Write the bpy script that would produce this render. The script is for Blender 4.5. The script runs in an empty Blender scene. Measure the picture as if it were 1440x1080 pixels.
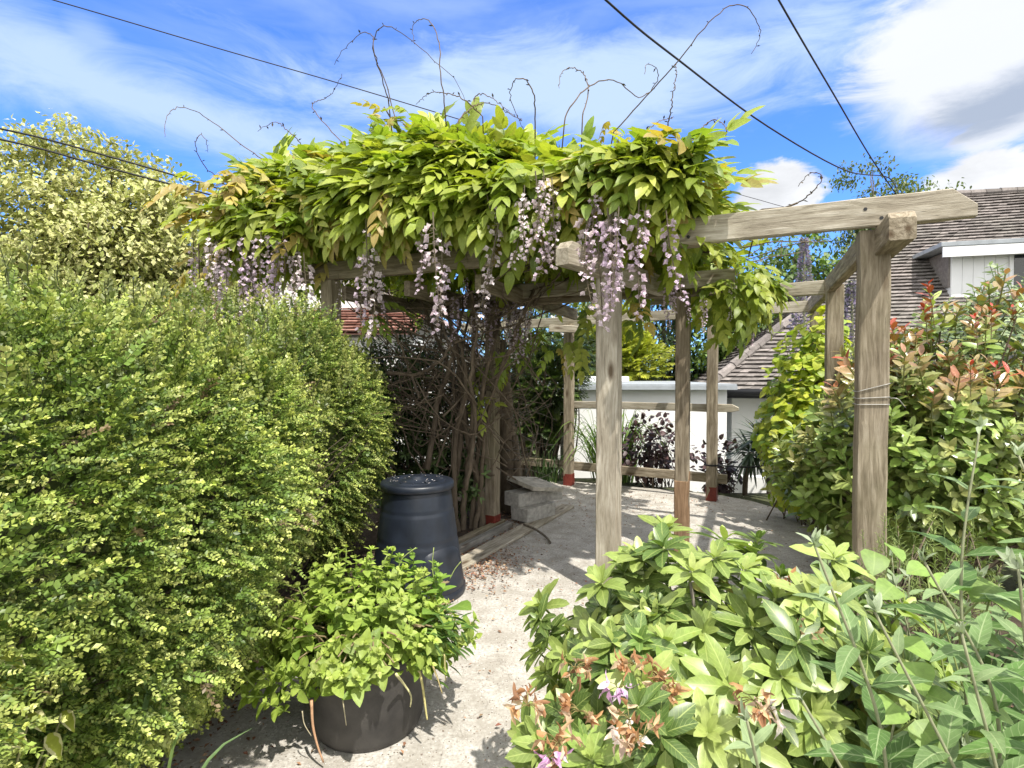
import bpy, bmesh, math
import numpy as np
from mathutils import Vector, Matrix

# ------------------------------------------------------------------ camera, world, sun
S = bpy.context.scene
COL = S.collection
CAM_H = 1.6
FPX = 760.0
PITCH = math.atan(15.0 / FPX)
cam_d = bpy.data.cameras.new('camera')
cam_d.sensor_width = 36.0
cam_d.lens = 36.0 * FPX / 1440.0
cam_d.clip_start = 0.02
cam_d.clip_end = 900.0
cam = bpy.data.objects.new('camera', cam_d)
COL.objects.link(cam)
cam.location = (0, 0, CAM_H)
cam.rotation_euler = (math.pi / 2 - PITCH, 0, 0)
S.camera = cam
S.render.engine = 'CYCLES'
S.view_settings.view_transform = 'Standard'
S.view_settings.look = 'None'
S.view_settings.gamma = 1.0
S.view_settings.exposure = 1.30
S.cycles.max_bounces = 8
S.cycles.diffuse_bounces = 4
S.cycles.transmission_bounces = 5
S.cycles.transparent_max_bounces = 6
S.cycles.sample_clamp_indirect = 6.0
try:
    S.cycles.use_denoising = True
except Exception:
    pass

SUN = Vector((0.32, -0.56, 1.20)).normalized()
sun_d = bpy.data.lights.new('sun', 'SUN')
sun_d.energy = 2.75
sun_d.angle = math.radians(0.8)
sun_d.color = (1.0, 0.95, 0.86)
sun_o = bpy.data.objects.new('sun', sun_d)
COL.objects.link(sun_o)
sun_o.location = (6, -6, 12)
sun_o.rotation_euler = (-SUN).to_track_quat('-Z', 'Y').to_euler()


def px(x, y, Y):
    """world point seen in the direction of photo pixel (x, y), at world depth Y"""
    a = (x - 720.0) / FPX
    b = (540.0 - y) / FPX
    c, s = math.cos(PITCH), math.sin(PITCH)
    f = c + b * s
    u = -s + b * c
    return np.array((a / f * Y, Y, CAM_H + u / f * Y))


def azel(x, y):
    p = px(x, y, 1.0) - np.array((0, 0, CAM_H))
    p = p / np.linalg.norm(p)
    return math.atan2(p[0], p[1]), math.asin(p[2])


class NT:
    """tiny node-tree helper"""
    def __init__(self, nt):
        self.nt = nt

    def n(self, typ, **kw):
        nd = self.nt.nodes.new(typ)
        for k, v in kw.items():
            setattr(nd, k, v)
        return nd

    def link(self, a, b):
        self.nt.links.new(a, b)

    def put(self, sock, v):
        if hasattr(v, 'is_output') or hasattr(v, 'links'):
            self.nt.links.new(v, sock)
        else:
            sock.default_value = v

    def math(self, op, a, b=0.0, c=None, clamp=False):
        nd = self.n('ShaderNodeMath', operation=op, use_clamp=clamp)
        self.put(nd.inputs[0], a)
        self.put(nd.inputs[1], b)
        if c is not None:
            self.put(nd.inputs[2], c)
        return nd.outputs[0]

    def mix(self, f, a, b, mode='MIX'):
        nd = self.n('ShaderNodeMix', data_type='RGBA', blend_type=mode)
        self.put(nd.inputs[0], f)
        self.put(nd.inputs[6], a if not isinstance(a, tuple) else (a + (1,))[:4])
        self.put(nd.inputs[7], b if not isinstance(b, tuple) else (b + (1,))[:4])
        return nd.outputs[2]

    def ramp(self, f, stops, interp='LINEAR'):
        nd = self.n('ShaderNodeValToRGB')
        cr = nd.color_ramp
        cr.interpolation = interp
        while len(cr.elements) > 1:
            cr.elements.remove(cr.elements[-1])
        for i, (p, c) in enumerate(stops):
            e = cr.elements[0] if i == 0 else cr.elements.new(p)
            e.position = p
            e.color = (c, c, c, 1) if not isinstance(c, tuple) else (c + (1,))[:4]
        self.put(nd.inputs[0], f)
        return nd.outputs[0]

    def noise(self, vec, scale, detail=4.0, rough=0.55, dist=0.0):
        nd = self.n('ShaderNodeTexNoise')
        nd.inputs['Scale'].default_value = scale
        nd.inputs['Detail'].default_value = detail
        nd.inputs['Roughness'].default_value = rough
        nd.inputs['Distortion'].default_value = dist
        if vec is not None:
            self.link(vec, nd.inputs['Vector'])
        return nd.outputs[0]

    def mapping(self, vec, scale=(1, 1, 1), loc=(0, 0, 0), rot=(0, 0, 0)):
        nd = self.n('ShaderNodeMapping')
        nd.inputs['Scale'].default_value = scale
        nd.inputs['Location'].default_value = loc
        nd.inputs['Rotation'].default_value = rot
        self.link(vec, nd.inputs['Vector'])
        return nd.outputs[0]


world = bpy.data.worlds.new('World')
S.world = world
world.use_nodes = True
wn = NT(world.node_tree)
world.node_tree.nodes.clear()


def make_world():
    out = wn.n('ShaderNodeOutputWorld')
    bg = wn.n('ShaderNodeBackground')
    sky = wn.n('ShaderNodeTexSky', sky_type='NISHITA')
    sky.sun_disc = False
    sky.sun_elevation = math.asin(SUN.z)
    sky.sun_rotation = math.atan2(SUN.x, SUN.y)
    sky.air_density = 1.0
    sky.dust_density = 0.3
    sky.ozone_density = 2.0
    tc = wn.n('ShaderNodeTexCoord')
    sep = wn.n('ShaderNodeSeparateXYZ')
    wn.link(tc.outputs['Generated'], sep.inputs[0])
    x, y, z = sep.outputs
    az = wn.math('ARCTAN2', x, y)
    el = wn.math('ARCSINE', z)
    cmb = wn.n('ShaderNodeCombineXYZ')
    wn.link(az, cmb.inputs[0])
    wn.link(wn.math('MULTIPLY', el, 2.0), cmb.inputs[1])
    ae = cmb.outputs[0]
    streak = wn.noise(wn.mapping(ae, (1.3, 3.2, 1), (3.1, 0.6, 0), (0, 0, -0.12)), 2.2, 7.0, 0.52, 0.5)
    puff = wn.noise(ae, 5.5, 8.0, 0.6, 0.3)
    soft = wn.noise(ae, 2.4, 4.0, 0.5, 0.2)
    wob = wn.math('MULTIPLY', wn.math('SUBTRACT', puff, 0.5), 0.9)
    wob2 = wn.math('MULTIPLY', wn.math('SUBTRACT', soft, 0.5), 0.9)

    def blob(cx, cy, w, h, w_noise, lo, hi, tilt=0.0):
        a, e = azel(cx, cy)
        a1, _ = azel(cx + w, cy)
        _, e1 = azel(cx, cy - h)
        ra, re = abs(a1 - a), abs(e1 - e)
        da0 = wn.math('SUBTRACT', az, a)
        de0 = wn.math('SUBTRACT', el, e)
        if tilt:
            c, s = math.cos(tilt), math.sin(tilt)
            da = wn.math('ADD', wn.math('MULTIPLY', da0, c), wn.math('MULTIPLY', de0, s))
            de = wn.math('SUBTRACT', wn.math('MULTIPLY', de0, c), wn.math('MULTIPLY', da0, s))
        else:
            da, de = da0, de0
        r = wn.math('SQRT', wn.math('ADD', wn.math('POWER', wn.math('ABSOLUTE', wn.math('DIVIDE', da, ra)), 2.0),
                                    wn.math('POWER', wn.math('ABSOLUTE', wn.math('DIVIDE', de, re)), 2.0)))
        v = wn.math('ADD', wn.math('SUBTRACT', 1.0, r), w_noise)
        mr = wn.n('ShaderNodeMapRange', interpolation_type='SMOOTHSTEP')
        wn.put(mr.inputs[0], v)
        mr.inputs[1].default_value = lo
        mr.inputs[2].default_value = hi
        return mr.outputs[0]

    def mx(*a):
        r = a[0]
        for b in a[1:]:
            r = wn.math('MAXIMUM', r, b)
        return r
    fluff = wn.math('MULTIPLY', wn.math('SUBTRACT', wn.noise(ae, 7.0, 10.0, 0.62, 0.4), 0.5), 1.7)
    drift = wn.math('MULTIPLY', wn.math('SUBTRACT', wn.noise(wn.mapping(ae, (1.0, 1.6, 1)), 4.2, 12.0, 0.64, 0.7), 0.5), 2.2)
    cumulus = mx(blob(1085, 288, 78, 58, fluff, 0.02, 0.30),
                 blob(1425, 262, 165, 72, fluff, 0.0, 0.3),
                 blob(330, 300, 60, 60, fluff, 0.05, 0.7),
                 blob(-700, 200, 300, 120, fluff, 0.0, 0.5), blob(2300, 220, 400, 160, fluff, 0.0, 0.5))
    big = mx(blob(1390, 75, 265, 165, wn.math('ADD', wob2, wn.math('MULTIPLY', fluff, 0.35)), -0.1, 0.45, 0.25), blob(1330, 60, 200, 120, drift, -0.1, 0.6, 0.25), blob(1400, 185, 140, 45, drift, 0.0, 0.6, 0.3))
    greyish = blob(1400, 150, 190, 62, drift, -0.1, 0.9, 0.25)
    band = mx(wn.math('MULTIPLY', blob(840, 122, 520, 78, drift, -0.45, 0.7, 0.02), 0.95),
              wn.math('MULTIPLY', blob(230, 150, 540, 58, drift, -0.35, 0.85, -0.10), 0.88),
              wn.math('MULTIPLY', blob(640, 110, 330, 60, drift, -0.2, 1.0, -0.05), 0.65),
              wn.math('MULTIPLY', blob(1010, 40, 360, 90, drift, -0.3, 1.1, 0.1), 0.60),
              wn.math('MULTIPLY', blob(125, 55, 55, 38, drift, -0.1, 1.0), 0.55))
    veil = wn.ramp(streak, [(0.34, 0.0), (0.76, 0.55)], 'EASE')
    hi = wn.n('ShaderNodeMapRange', interpolation_type='SMOOTHSTEP')
    wn.put(hi.inputs[0], el)
    hi.inputs[1].default_value = 0.36
    hi.inputs[2].default_value = 0.60
    veil = wn.math('MULTIPLY', veil, wn.math('ADD', wn.math('MULTIPLY', hi.outputs[0], 0.72), 0.06))
    band = wn.math('MAXIMUM', band, veil)
    # the clear blue of a washed sky
    blue = wn.mix(1.0, sky.outputs[0], (0.40, 0.66, 1.16), 'MULTIPLY')
    shade = wn.ramp(wn.noise(ae, 6.0, 6.0, 0.6, 0.3), [(0.3, 0.72), (0.62, 1.0)])
    col = wn.mix(band, blue, (2.3, 2.95, 4.0))
    col = wn.mix(wn.math('MULTIPLY', big, 0.95), col, wn.mix(greyish, (3.5, 3.6, 3.75), (1.75, 2.0, 2.4)))
    col = wn.mix(wn.math('MULTIPLY', cumulus, 0.97), col, wn.mix(1.0, (4.0, 4.05, 4.1), shade, 'MULTIPLY'))
    # unseen bright cloud added overhead and behind the camera, as soft white fill light
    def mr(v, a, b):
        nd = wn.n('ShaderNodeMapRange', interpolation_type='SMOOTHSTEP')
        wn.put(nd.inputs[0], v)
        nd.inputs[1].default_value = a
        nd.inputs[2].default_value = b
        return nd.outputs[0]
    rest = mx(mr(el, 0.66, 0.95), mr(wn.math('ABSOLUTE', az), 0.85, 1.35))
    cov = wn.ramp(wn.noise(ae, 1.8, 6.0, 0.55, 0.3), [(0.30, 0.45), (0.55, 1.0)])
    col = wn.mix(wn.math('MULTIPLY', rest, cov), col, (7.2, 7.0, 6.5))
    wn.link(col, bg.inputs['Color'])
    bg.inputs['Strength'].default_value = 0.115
    wn.link(bg.outputs[0], out.inputs[0])


make_world()

# ------------------------------------------------------------------ mesh helpers


def nrm(a):
    a = np.asarray(a, float)
    return a / np.maximum(np.linalg.norm(a, axis=-1, keepdims=True), 1e-9)


def basis(d, n):
    d = nrm(d)
    s = np.cross(d, n)
    bad = np.linalg.norm(s, axis=-1) < 1e-5
    if np.any(bad):
        n = np.array(n, float)
        n[bad] = n[bad] + np.array((0.3, 0.5, 0.1))
        s = np.cross(d, n)
    s = nrm(s)
    return np.stack([s, d, np.cross(s, d)], axis=-1)


class T:
    """a mesh template: verts, loop indices, loop totals, uv, young weight, tone factor"""
    def __init__(self, V, L, N, uv=None, w=None, k=None):
        self.V = np.asarray(V, float)
        self.L = np.asarray(L, np.int64)
        self.N = np.asarray(N, np.int64)
        n = len(self.V)
        self.uv = np.zeros((n, 2)) if uv is None else np.asarray(uv, float)
        self.w = np.zeros(n) if w is None else np.asarray(w, float)
        self.k = np.ones(n) if k is None else np.asarray(k, float)


def faces_t(V, F, **kw):
    L = [i for f in F for i in f]
    return T(V, L, [len(f) for f in F], **kw)


def leaf_t(wid=0.5, rows=(0.15, 0.4, 0.68, 0.88), p=0.8, q=0.8, fold=0.18, curve=0.15, wave=0.0):
    V = [(0, 0, 0)]
    uv = [(0, 0)]
    for i, t in enumerate(rows):
        h = wid / 2 * math.sin(math.pi * t ** p) ** q
        zc = -curve * t * t
        wv = wave * (1 if i % 2 else -1)
        V += [(-h, t, zc + fold * h + wv), (0, t, zc), (h, t, zc + fold * h - wv)]
        uv += [(-1, t), (0, t), (1, t)]
    V.append((0, 1, -curve))
    uv.append((0, 1))
    F = [(0, 2, 1), (0, 3, 2)]
    for i in range(len(rows) - 1):
        a = 1 + 3 * i
        F += [(a, a + 1, a + 4, a + 3), (a + 1, a + 2, a + 5, a + 4)]
    a = 1 + 3 * (len(rows) - 1)
    e = len(V) - 1
    F += [(a, a + 1, e), (a + 1, a + 2, e)]
    return faces_t(V, F, uv=uv)


def small_leaf(wid=0.6, fold=0.15):
    h = wid / 2
    V = [(0, 0, 0), (-h, .5, fold * h), (0, .5, 0), (h, .5, fold * h), (0, 1, -.06)]
    return faces_t(V, [(0, 2, 1), (0, 3, 2), (1, 2, 4), (2, 3, 4)], uv=[(0, 0), (-1, .5), (0, .5), (1, .5), (0, 1)])


def quad_leaf(wid=0.6):
    h = wid / 2
    return faces_t([(0, 0, 0), (h, .45, .06), (0, 1, 0), (-h, .55, .06)], [(0, 1, 2, 3)],
                   uv=[(0, 0), (1, .5), (0, 1), (-1, .5)])


def tube_t(pts, radii, sides=6, k=1.0, w=0.0, cap=True, squash=None):
    pts = np.asarray(pts, float)
    n = len(pts)
    radii = np.broadcast_to(np.asarray(radii, float), (n,))
    tan = np.gradient(pts, axis=0)
    tan = nrm(tan)
    ref = np.array((0, 0, 1.0)) if abs(tan[0][2]) < 0.9 else np.array((1.0, 0, 0))
    V = []
    u = np.cross(tan[0], ref)
    u /= np.linalg.norm(u)
    for i in range(n):
        u = u - tan[i] * np.dot(u, tan[i])
        u /= max(np.linalg.norm(u), 1e-9)
        v = np.cross(tan[i], u)
        for j in range(sides):
            a = 2 * math.pi * j / sides
            V.append(pts[i] + radii[i] * (math.cos(a) * u + math.sin(a) * v))
    F = []
    for i in range(n - 1):
        for j in range(sides):
            a = i * sides + j
            b = i * sides + (j + 1) % sides
            F.append((a, b, b + sides, a + sides))
    if cap:
        F.append(tuple(range(sides))[::-1])
        F.append(tuple((n - 1) * sides + j for j in range(sides)))
    m = len(V)
    return faces_t(V, F, w=np.full(m, w), k=np.full(m, k))


def join_t(parts):
    V, L, N, uv, w, k = [], [], [], [], [], []
    o = 0
    for t in parts:
        V.append(t.V); L.append(t.L + o); N.append(t.N); uv.append(t.uv); w.append(t.w); k.append(t.k)
        o += len(t.V)
    return T(np.concatenate(V), np.concatenate(L), np.concatenate(N), np.concatenate(uv), np.concatenate(w), np.concatenate(k))


def place_t(t, pos, d, n, s, w=None, k=1.0):
    M = basis(np.asarray(d, float)[None], np.asarray(n, float)[None])[0]
    V = (t.V * s) @ M.T + np.asarray(pos, float)
    return T(V, t.L, t.N, t.uv, t.w if w is None else np.full(len(t.V), w), t.k * k)


class MB:
    """collects geometry of ONE mesh"""
    def __init__(self):
        self.V, self.L, self.N, self.uv, self.c = [], [], [], [], []
        self.o = 0

    def add(self, t, col=(.5, .5, .5), colb=None):
        a = np.asarray(col, float)
        b = a if colb is None else np.asarray(colb, float)
        c = (a[None] * (1 - t.w[:, None]) + b[None] * t.w[:, None]) * t.k[:, None]
        self.V.append(t.V); self.L.append(t.L + self.o); self.N.append(t.N); self.uv.append(t.uv); self.c.append(c)
        self.o += len(t.V)

    def scatter(self, t, pos, d, n, s, ca, cb=None):
        pos = np.asarray(pos, float)
        k = len(pos)
        if k == 0:
            return
        M = basis(np.asarray(d, float), np.asarray(n, float))
        s = np.broadcast_to(np.asarray(s, float), (k,))
        V = np.einsum('nij,vj->nvi', M, t.V) * s[:, None, None] + pos[:, None, :]
        nv = len(t.V)
        ca = np.asarray(ca, float)
        cb = ca if cb is None else np.asarray(cb, float)
        c = (ca[:, None, :] * (1 - t.w[None, :, None]) + cb[:, None, :] * t.w[None, :, None]) * t.k[None, :, None]
        self.V.append(V.reshape(-1, 3))
        self.L.append((t.L[None, :] + (np.arange(k) * nv)[:, None]).ravel() + self.o)
        self.N.append(np.tile(t.N, k))
        self.uv.append(np.tile(t.uv, (k, 1)))
        self.c.append(c.reshape(-1, 3))
        self.o += nv * k

    def build(self, name, mat, parent=None, smooth=True, origin=None):
        V = np.concatenate(self.V); L = np.concatenate(self.L); N = np.concatenate(self.N)
        uv = np.concatenate(self.uv); c = np.concatenate(self.c)
        off = np.zeros(3)
        if origin is not None:
            off = np.asarray(origin, float)
        if parent is not None:
            off = root_loc(parent)
        me = bpy.data.meshes.new(name)
        me.vertices.add(len(V))
        me.vertices.foreach_set('co', (V - off).astype(np.float32).ravel())
        me.loops.add(len(L))
        me.loops.foreach_set('vertex_index', L.astype(np.int32))
        me.polygons.add(len(N))
        st = np.zeros(len(N), np.int32)
        st[1:] = np.cumsum(N)[:-1]
        me.polygons.foreach_set('loop_start', st)
        me.polygons.foreach_set('loop_total', N.astype(np.int32))
        me.polygons.foreach_set('use_smooth', np.full(len(N), smooth, dtype=bool))
        ul = me.uv_layers.new(name='UVMap')
        ul.data.foreach_set('uv', uv[L].astype(np.float32).ravel())
        ca = me.color_attributes.new('Col', 'FLOAT_COLOR', 'POINT')
        rgba = np.ones((len(V), 4), np.float32)
        rgba[:, :3] = np.clip(c, 0, 1)
        ca.data.foreach_set('color', rgba.ravel())
        me.update(calc_edges=True)
        me.validate()
        if mat is not None:
            me.materials.append(mat)
        o = bpy.data.objects.new(name, me)
        COL.objects.link(o)
        if parent is not None:
            o.parent = parent
        elif origin is not None:
            o.location = origin
        return o


def root_loc(o):
    p = np.zeros(3)
    while o is not None:
        p = p + np.array(o.location)
        o = o.parent
    return p


def tag(o, label=None, cat=None, group=None, kind=None):
    if label: o['label'] = label
    if cat: o['category'] = cat
    if group: o['group'] = group
    if kind: o['kind'] = kind
    return o


def thing(name, label, cat, loc, group=None):
    o = bpy.data.objects.new(name, None)
    o.empty_display_size = 0.1
    COL.objects.link(o)
    o.location = [float(v) for v in loc]
    return tag(o, label, cat, group)


def box_t(sx, sy, sz, M=None, c=(0, 0, 0), bev=0.0):
    """box with optional chamfered edges"""
    bm = bmesh.new()
    bmesh.ops.create_cube(bm, size=1.0)
    for v in bm.verts:
        v.co = Vector((v.co.x * sx, v.co.y * sy, v.co.z * sz))
    if bev > 0:
        bmesh.ops.bevel(bm, geom=list(bm.edges), offset=bev, segments=2, affect='EDGES', profile=0.6)
    bm.verts.index_update()
    V = np.array([v.co[:] for v in bm.verts])
    F = [[v.index for v in f.verts] for f in bm.faces]
    bm.free()
    if M is not None:
        V = V @ np.asarray(M).T
    return faces_t(V + np.asarray(c, float), F)


def rotz(a):
    c, s = math.cos(a), math.sin(a)
    return np.array(((c, -s, 0), (s, c, 0), (0, 0, 1.0)))


def lathe_t(prof, seg=48, c=(0, 0, 0)):
    V, F = [], []
    for r, z in prof:
        for j in range(seg):
            a = 2 * math.pi * j / seg
            V.append((c[0] + r * math.cos(a), c[1] + r * math.sin(a), c[2] + z))
    for i in range(len(prof) - 1):
        for j in range(seg):
            a = i * seg + j
            b = i * seg + (j + 1) % seg
            F.append((a, b, b + seg, a + seg))
    return faces_t(V, F)


def poly_t(V, F):
    return faces_t(np.asarray(V, float), F)


def spline(pts, n=24):
    """smooth curve through control points (Catmull-Rom)"""
    P = np.asarray(pts, float)
    P = np.vstack([2 * P[0] - P[1], P, 2 * P[-1] - P[-2]])
    out = []
    m = len(P) - 3
    for i in range(m):
        for t in np.linspace(0, 1, max(2, n // m), endpoint=(i == m - 1)):
            a, b, c, d = P[i:i + 4]
            out.append(0.5 * (2 * b + (c - a) * t + (2 * a - 5 * b + 4 * c - d) * t * t + (3 * b - a - 3 * c + d) * t ** 3))
    return np.array(out)


def rnd_dirs(rs, n):
    return nrm(rs.normal(size=(n, 3)))


def pal(rs, n, cols, jit=0.15, wts=None):
    C = np.asarray(cols, float)
    i = rs.choice(len(C), n, p=wts)
    j = rs.choice(len(C), n, p=wts)
    t = rs.rand(n, 1) * 0.5
    c = C[i] * (1 - t) + C[j] * t
    return c * (1 + jit * rs.normal(size=(n, 1))).clip(0.5, 1.7)


class Lump:
    def __init__(self, seed, amp=0.12, f=(2.0, 5.0), n=14):
        rs = np.random.RandomState(seed)
        self.k = rnd_dirs(rs, n) * rs.uniform(f[0], f[1], (n, 1))
        self.p = rs.rand(n) * 6.28
        self.a = amp * rs.uniform(.4, 1, n) / math.sqrt(n / 2.0)

    def __call__(self, P):
        return (np.cos(np.asarray(P) @ self.k.T + self.p) * self.a).sum(-1)


# ------------------------------------------------------------------ materials


def new_mat(name):
    m = bpy.data.materials.new(name)
    m.use_nodes = True
    nt = m.node_tree
    nt.nodes.clear()
    h = NT(nt)
    out = h.n('ShaderNodeOutputMaterial')
    b = h.n('ShaderNodeBsdfPrincipled')
    h.link(b.outputs[0], out.inputs[0])
    return m, h, b, out


def bump(h, b, height, strength=0.3, dist=0.01):
    nd = h.n('ShaderNodeBump')
    nd.inputs['Strength'].default_value = strength
    nd.inputs['Distance'].default_value = dist
    h.link(height, nd.inputs['Height'])
    h.link(nd.outputs[0], b.inputs['Normal'])


def leaf_mat(name, transl=0.32, rough=0.45, vein=0.0, veinc=(.5, .6, .25), spec=0.4, tint=(1.05, 1.15, .45), edge=None):
    m, h, b, out = new_mat(name)
    at = h.n('ShaderNodeAttribute', attribute_name='Col')
    c = at.outputs['Color']
    geo = h.n('ShaderNodeNewGeometry')
    nz = h.noise(geo.outputs['Position'], 60.0, 3.0)
    c = h.mix(0.35, c, h.mix(1.0, c, h.ramp(nz, [(0.3, .55), (0.7, 1.45)]), 'MULTIPLY'))
    n3 = h.noise(geo.outputs['Position'], 23.0, 5.0, .7)
    c = h.mix(h.ramp(n3, [(0.66, 0.0), (0.74, 0.55)]), c, h.mix(1.0, c, (1.25, .80, .55), 'MULTIPLY'))
    if vein > 0 or edge:
        uvn = h.n('ShaderNodeUVMap')
        sp = h.n('ShaderNodeSeparateXYZ')
        h.link(uvn.outputs[0], sp.inputs[0])
        au = h.math('ABSOLUTE', sp.outputs[0])
        if vein > 0:
            mid = h.math('LESS_THAN', au, 0.07)
            sv = h.math('FRACT', h.math('SUBTRACT', h.math('MULTIPLY', sp.outputs[1], 8.0), h.math('MULTIPLY', au, 1.6)))
            side = h.math('MULTIPLY', h.math('LESS_THAN', sv, 0.11), 0.5)
            f = h.math('MULTIPLY', h.math('MAXIMUM', mid, side), vein)
            c = h.mix(f, c, veinc)
            hh = h.math('MULTIPLY', h.math('MAXIMUM', mid, side), -1.0)
            bump(h, b, hh, 0.35, 0.002)
        if edge:
            f = h.math('MULTIPLY', h.math('GREATER_THAN', h.math('ADD', au, h.math('MULTIPLY', h.math('SUBTRACT', nz, .5), .8)), 0.62), 0.85)
            c = h.mix(f, c, edge)
    h.link(c, b.inputs['Base Color'])
    b.inputs['Roughness'].default_value = rough
    b.inputs['Specular IOR Level'].default_value = spec
    if transl > 0:
        tr = h.n('ShaderNodeBsdfTranslucent')
        h.link(h.mix(1.0, c, tint, 'MULTIPLY'), tr.inputs['Color'])
        mx = h.n('ShaderNodeMixShader')
        mx.inputs[0].default_value = transl
        h.link(b.outputs[0], mx.inputs[1])
        h.link(tr.outputs[0], mx.inputs[2])
        h.link(mx.outputs[0], out.inputs[0])
    return m


def wood_mat(name, dark=(.13, .105, .074), mid=(.29, .245, .178), light=(.46, .405, .32), green=0.22):
    m, h, b, out = new_mat(name)
    tc = h.n('ShaderNodeTexCoord')
    oi = h.n('ShaderNodeObjectInfo')
    add = h.n('ShaderNodeVectorMath', operation='ADD')
    h.link(tc.outputs['Object'], add.inputs[0])
    sc = h.n('ShaderNodeVectorMath', operation='SCALE')
    sc.inputs[0].default_value = (7.3, 3.1, 5.7)
    h.link(oi.outputs['Random'], sc.inputs['Scale'])
    h.link(sc.outputs[0], add.inputs[1])
    v = add.outputs[0]
    warp = h.noise(h.mapping(v, (1.0, 5, 5)), 2.0, 2.0)
    wv = h.n('ShaderNodeVectorMath', operation='ADD')
    cmb = h.n('ShaderNodeCombineXYZ')
    h.link(h.math('MULTIPLY', warp, 0.09), cmb.inputs[1])
    h.link(h.math('MULTIPLY', warp, 0.05), cmb.inputs[2])
    h.link(v, wv.inputs[0])
    h.link(cmb.outputs[0], wv.inputs[1])
    g1 = h.noise(h.mapping(wv.outputs[0], (1.6, 24, 24)), 2.2, 7.0, 0.66)
    g2 = h.noise(h.mapping(wv.outputs[0], (2.2, 120, 120)), 2.0, 3.0, 0.6)
    blotch = h.noise(h.mapping(v, (1, 2.2, 2.2)), 2.6, 5.0, 0.6)
    c = h.ramp(g1, [(0.28, dark), (0.5, mid), (0.72, light)])
    c = h.mix(h.ramp(blotch, [(0.35, 0.0), (0.70, 0.8)]), c, h.mix(1.0, c, (.50, .47, .44), 'MULTIPLY'))
    c = h.mix(h.math('MULTIPLY', h.ramp(h.noise(v, 1.3, 3.0), [(0.48, 0.0), (0.7, 1.0)]), green), c, (.17, .18, .075))
    crack = h.ramp(g2, [(0.27, 1.0), (0.36, 0.0)])
    c = h.mix(h.math('MULTIPLY', crack, 0.7), c, (.035, .03, .025))
    knot = h.n('ShaderNodeTexVoronoi')
    knot.inputs['Scale'].default_value = 1.0
    h.link(h.mapping(v, (2.2, 7, 7)), knot.inputs['Vector'])
    kf = h.ramp(knot.outputs['Distance'], [(0.07, 0.9), (0.20, 0.0)])
    c = h.mix(kf, c, (.09, .06, .035))
    h.link(c, b.inputs['Base Color'])
    b.inputs['Roughness'].default_value = 0.85
    b.inputs['Specular IOR Level'].default_value = 0.2
    hh = h.math('ADD', h.math('MULTIPLY', g1, 1.0), h.math('MULTIPLY', g2, 0.7))
    bump(h, b, hh, 0.55, 0.006)
    return m


def bark_mat(name, a=(.07, .055, .04), c2=(.17, .14, .11)):
    m, h, b, out = new_mat(name)
    geo = h.n('ShaderNodeNewGeometry')
    v = h.mapping(geo.outputs['Position'], (1, 1, .35))
    n1 = h.noise(v, 24.0, 5.0, 0.65)
    c = h.ramp(n1, [(0.3, a), (0.7, c2)])
    at = h.n('ShaderNodeAttribute', attribute_name='Col')
    c = h.mix(1.0, c, h.mix(0.5, (1.0, 1.0, 1.0), at.outputs['Color']), 'MULTIPLY')
    h.link(c, b.inputs['Base Color'])
    b.inputs['Roughness'].default_value = 0.9
    bump(h, b, n1, 0.6, 0.01)
    return m


def plain_mat(name, col, rough=0.6, var=0.25, scale=8.0, bmp=0.15, metallic=0.0, col2=None, spec=0.4, dist=0.004):
    m, h, b, out = new_mat(name)
    geo = h.n('ShaderNodeNewGeometry')
    n1 = h.noise(geo.outputs['Position'], scale, 6.0, 0.6)
    c2 = col2 if col2 else tuple(x * (1 - var) for x in col)
    c = h.ramp(n1, [(0.32, c2), (0.66, col)])
    h.link(c, b.inputs['Base Color'])
    b.inputs['Roughness'].default_value = rough
    b.inputs['Metallic'].default_value = metallic
    b.inputs['Specular IOR Level'].default_value = spec
    if bmp:
        bump(h, b, h.noise(geo.outputs['Position'], scale * 9, 4.0), bmp, dist)
    return m


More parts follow.
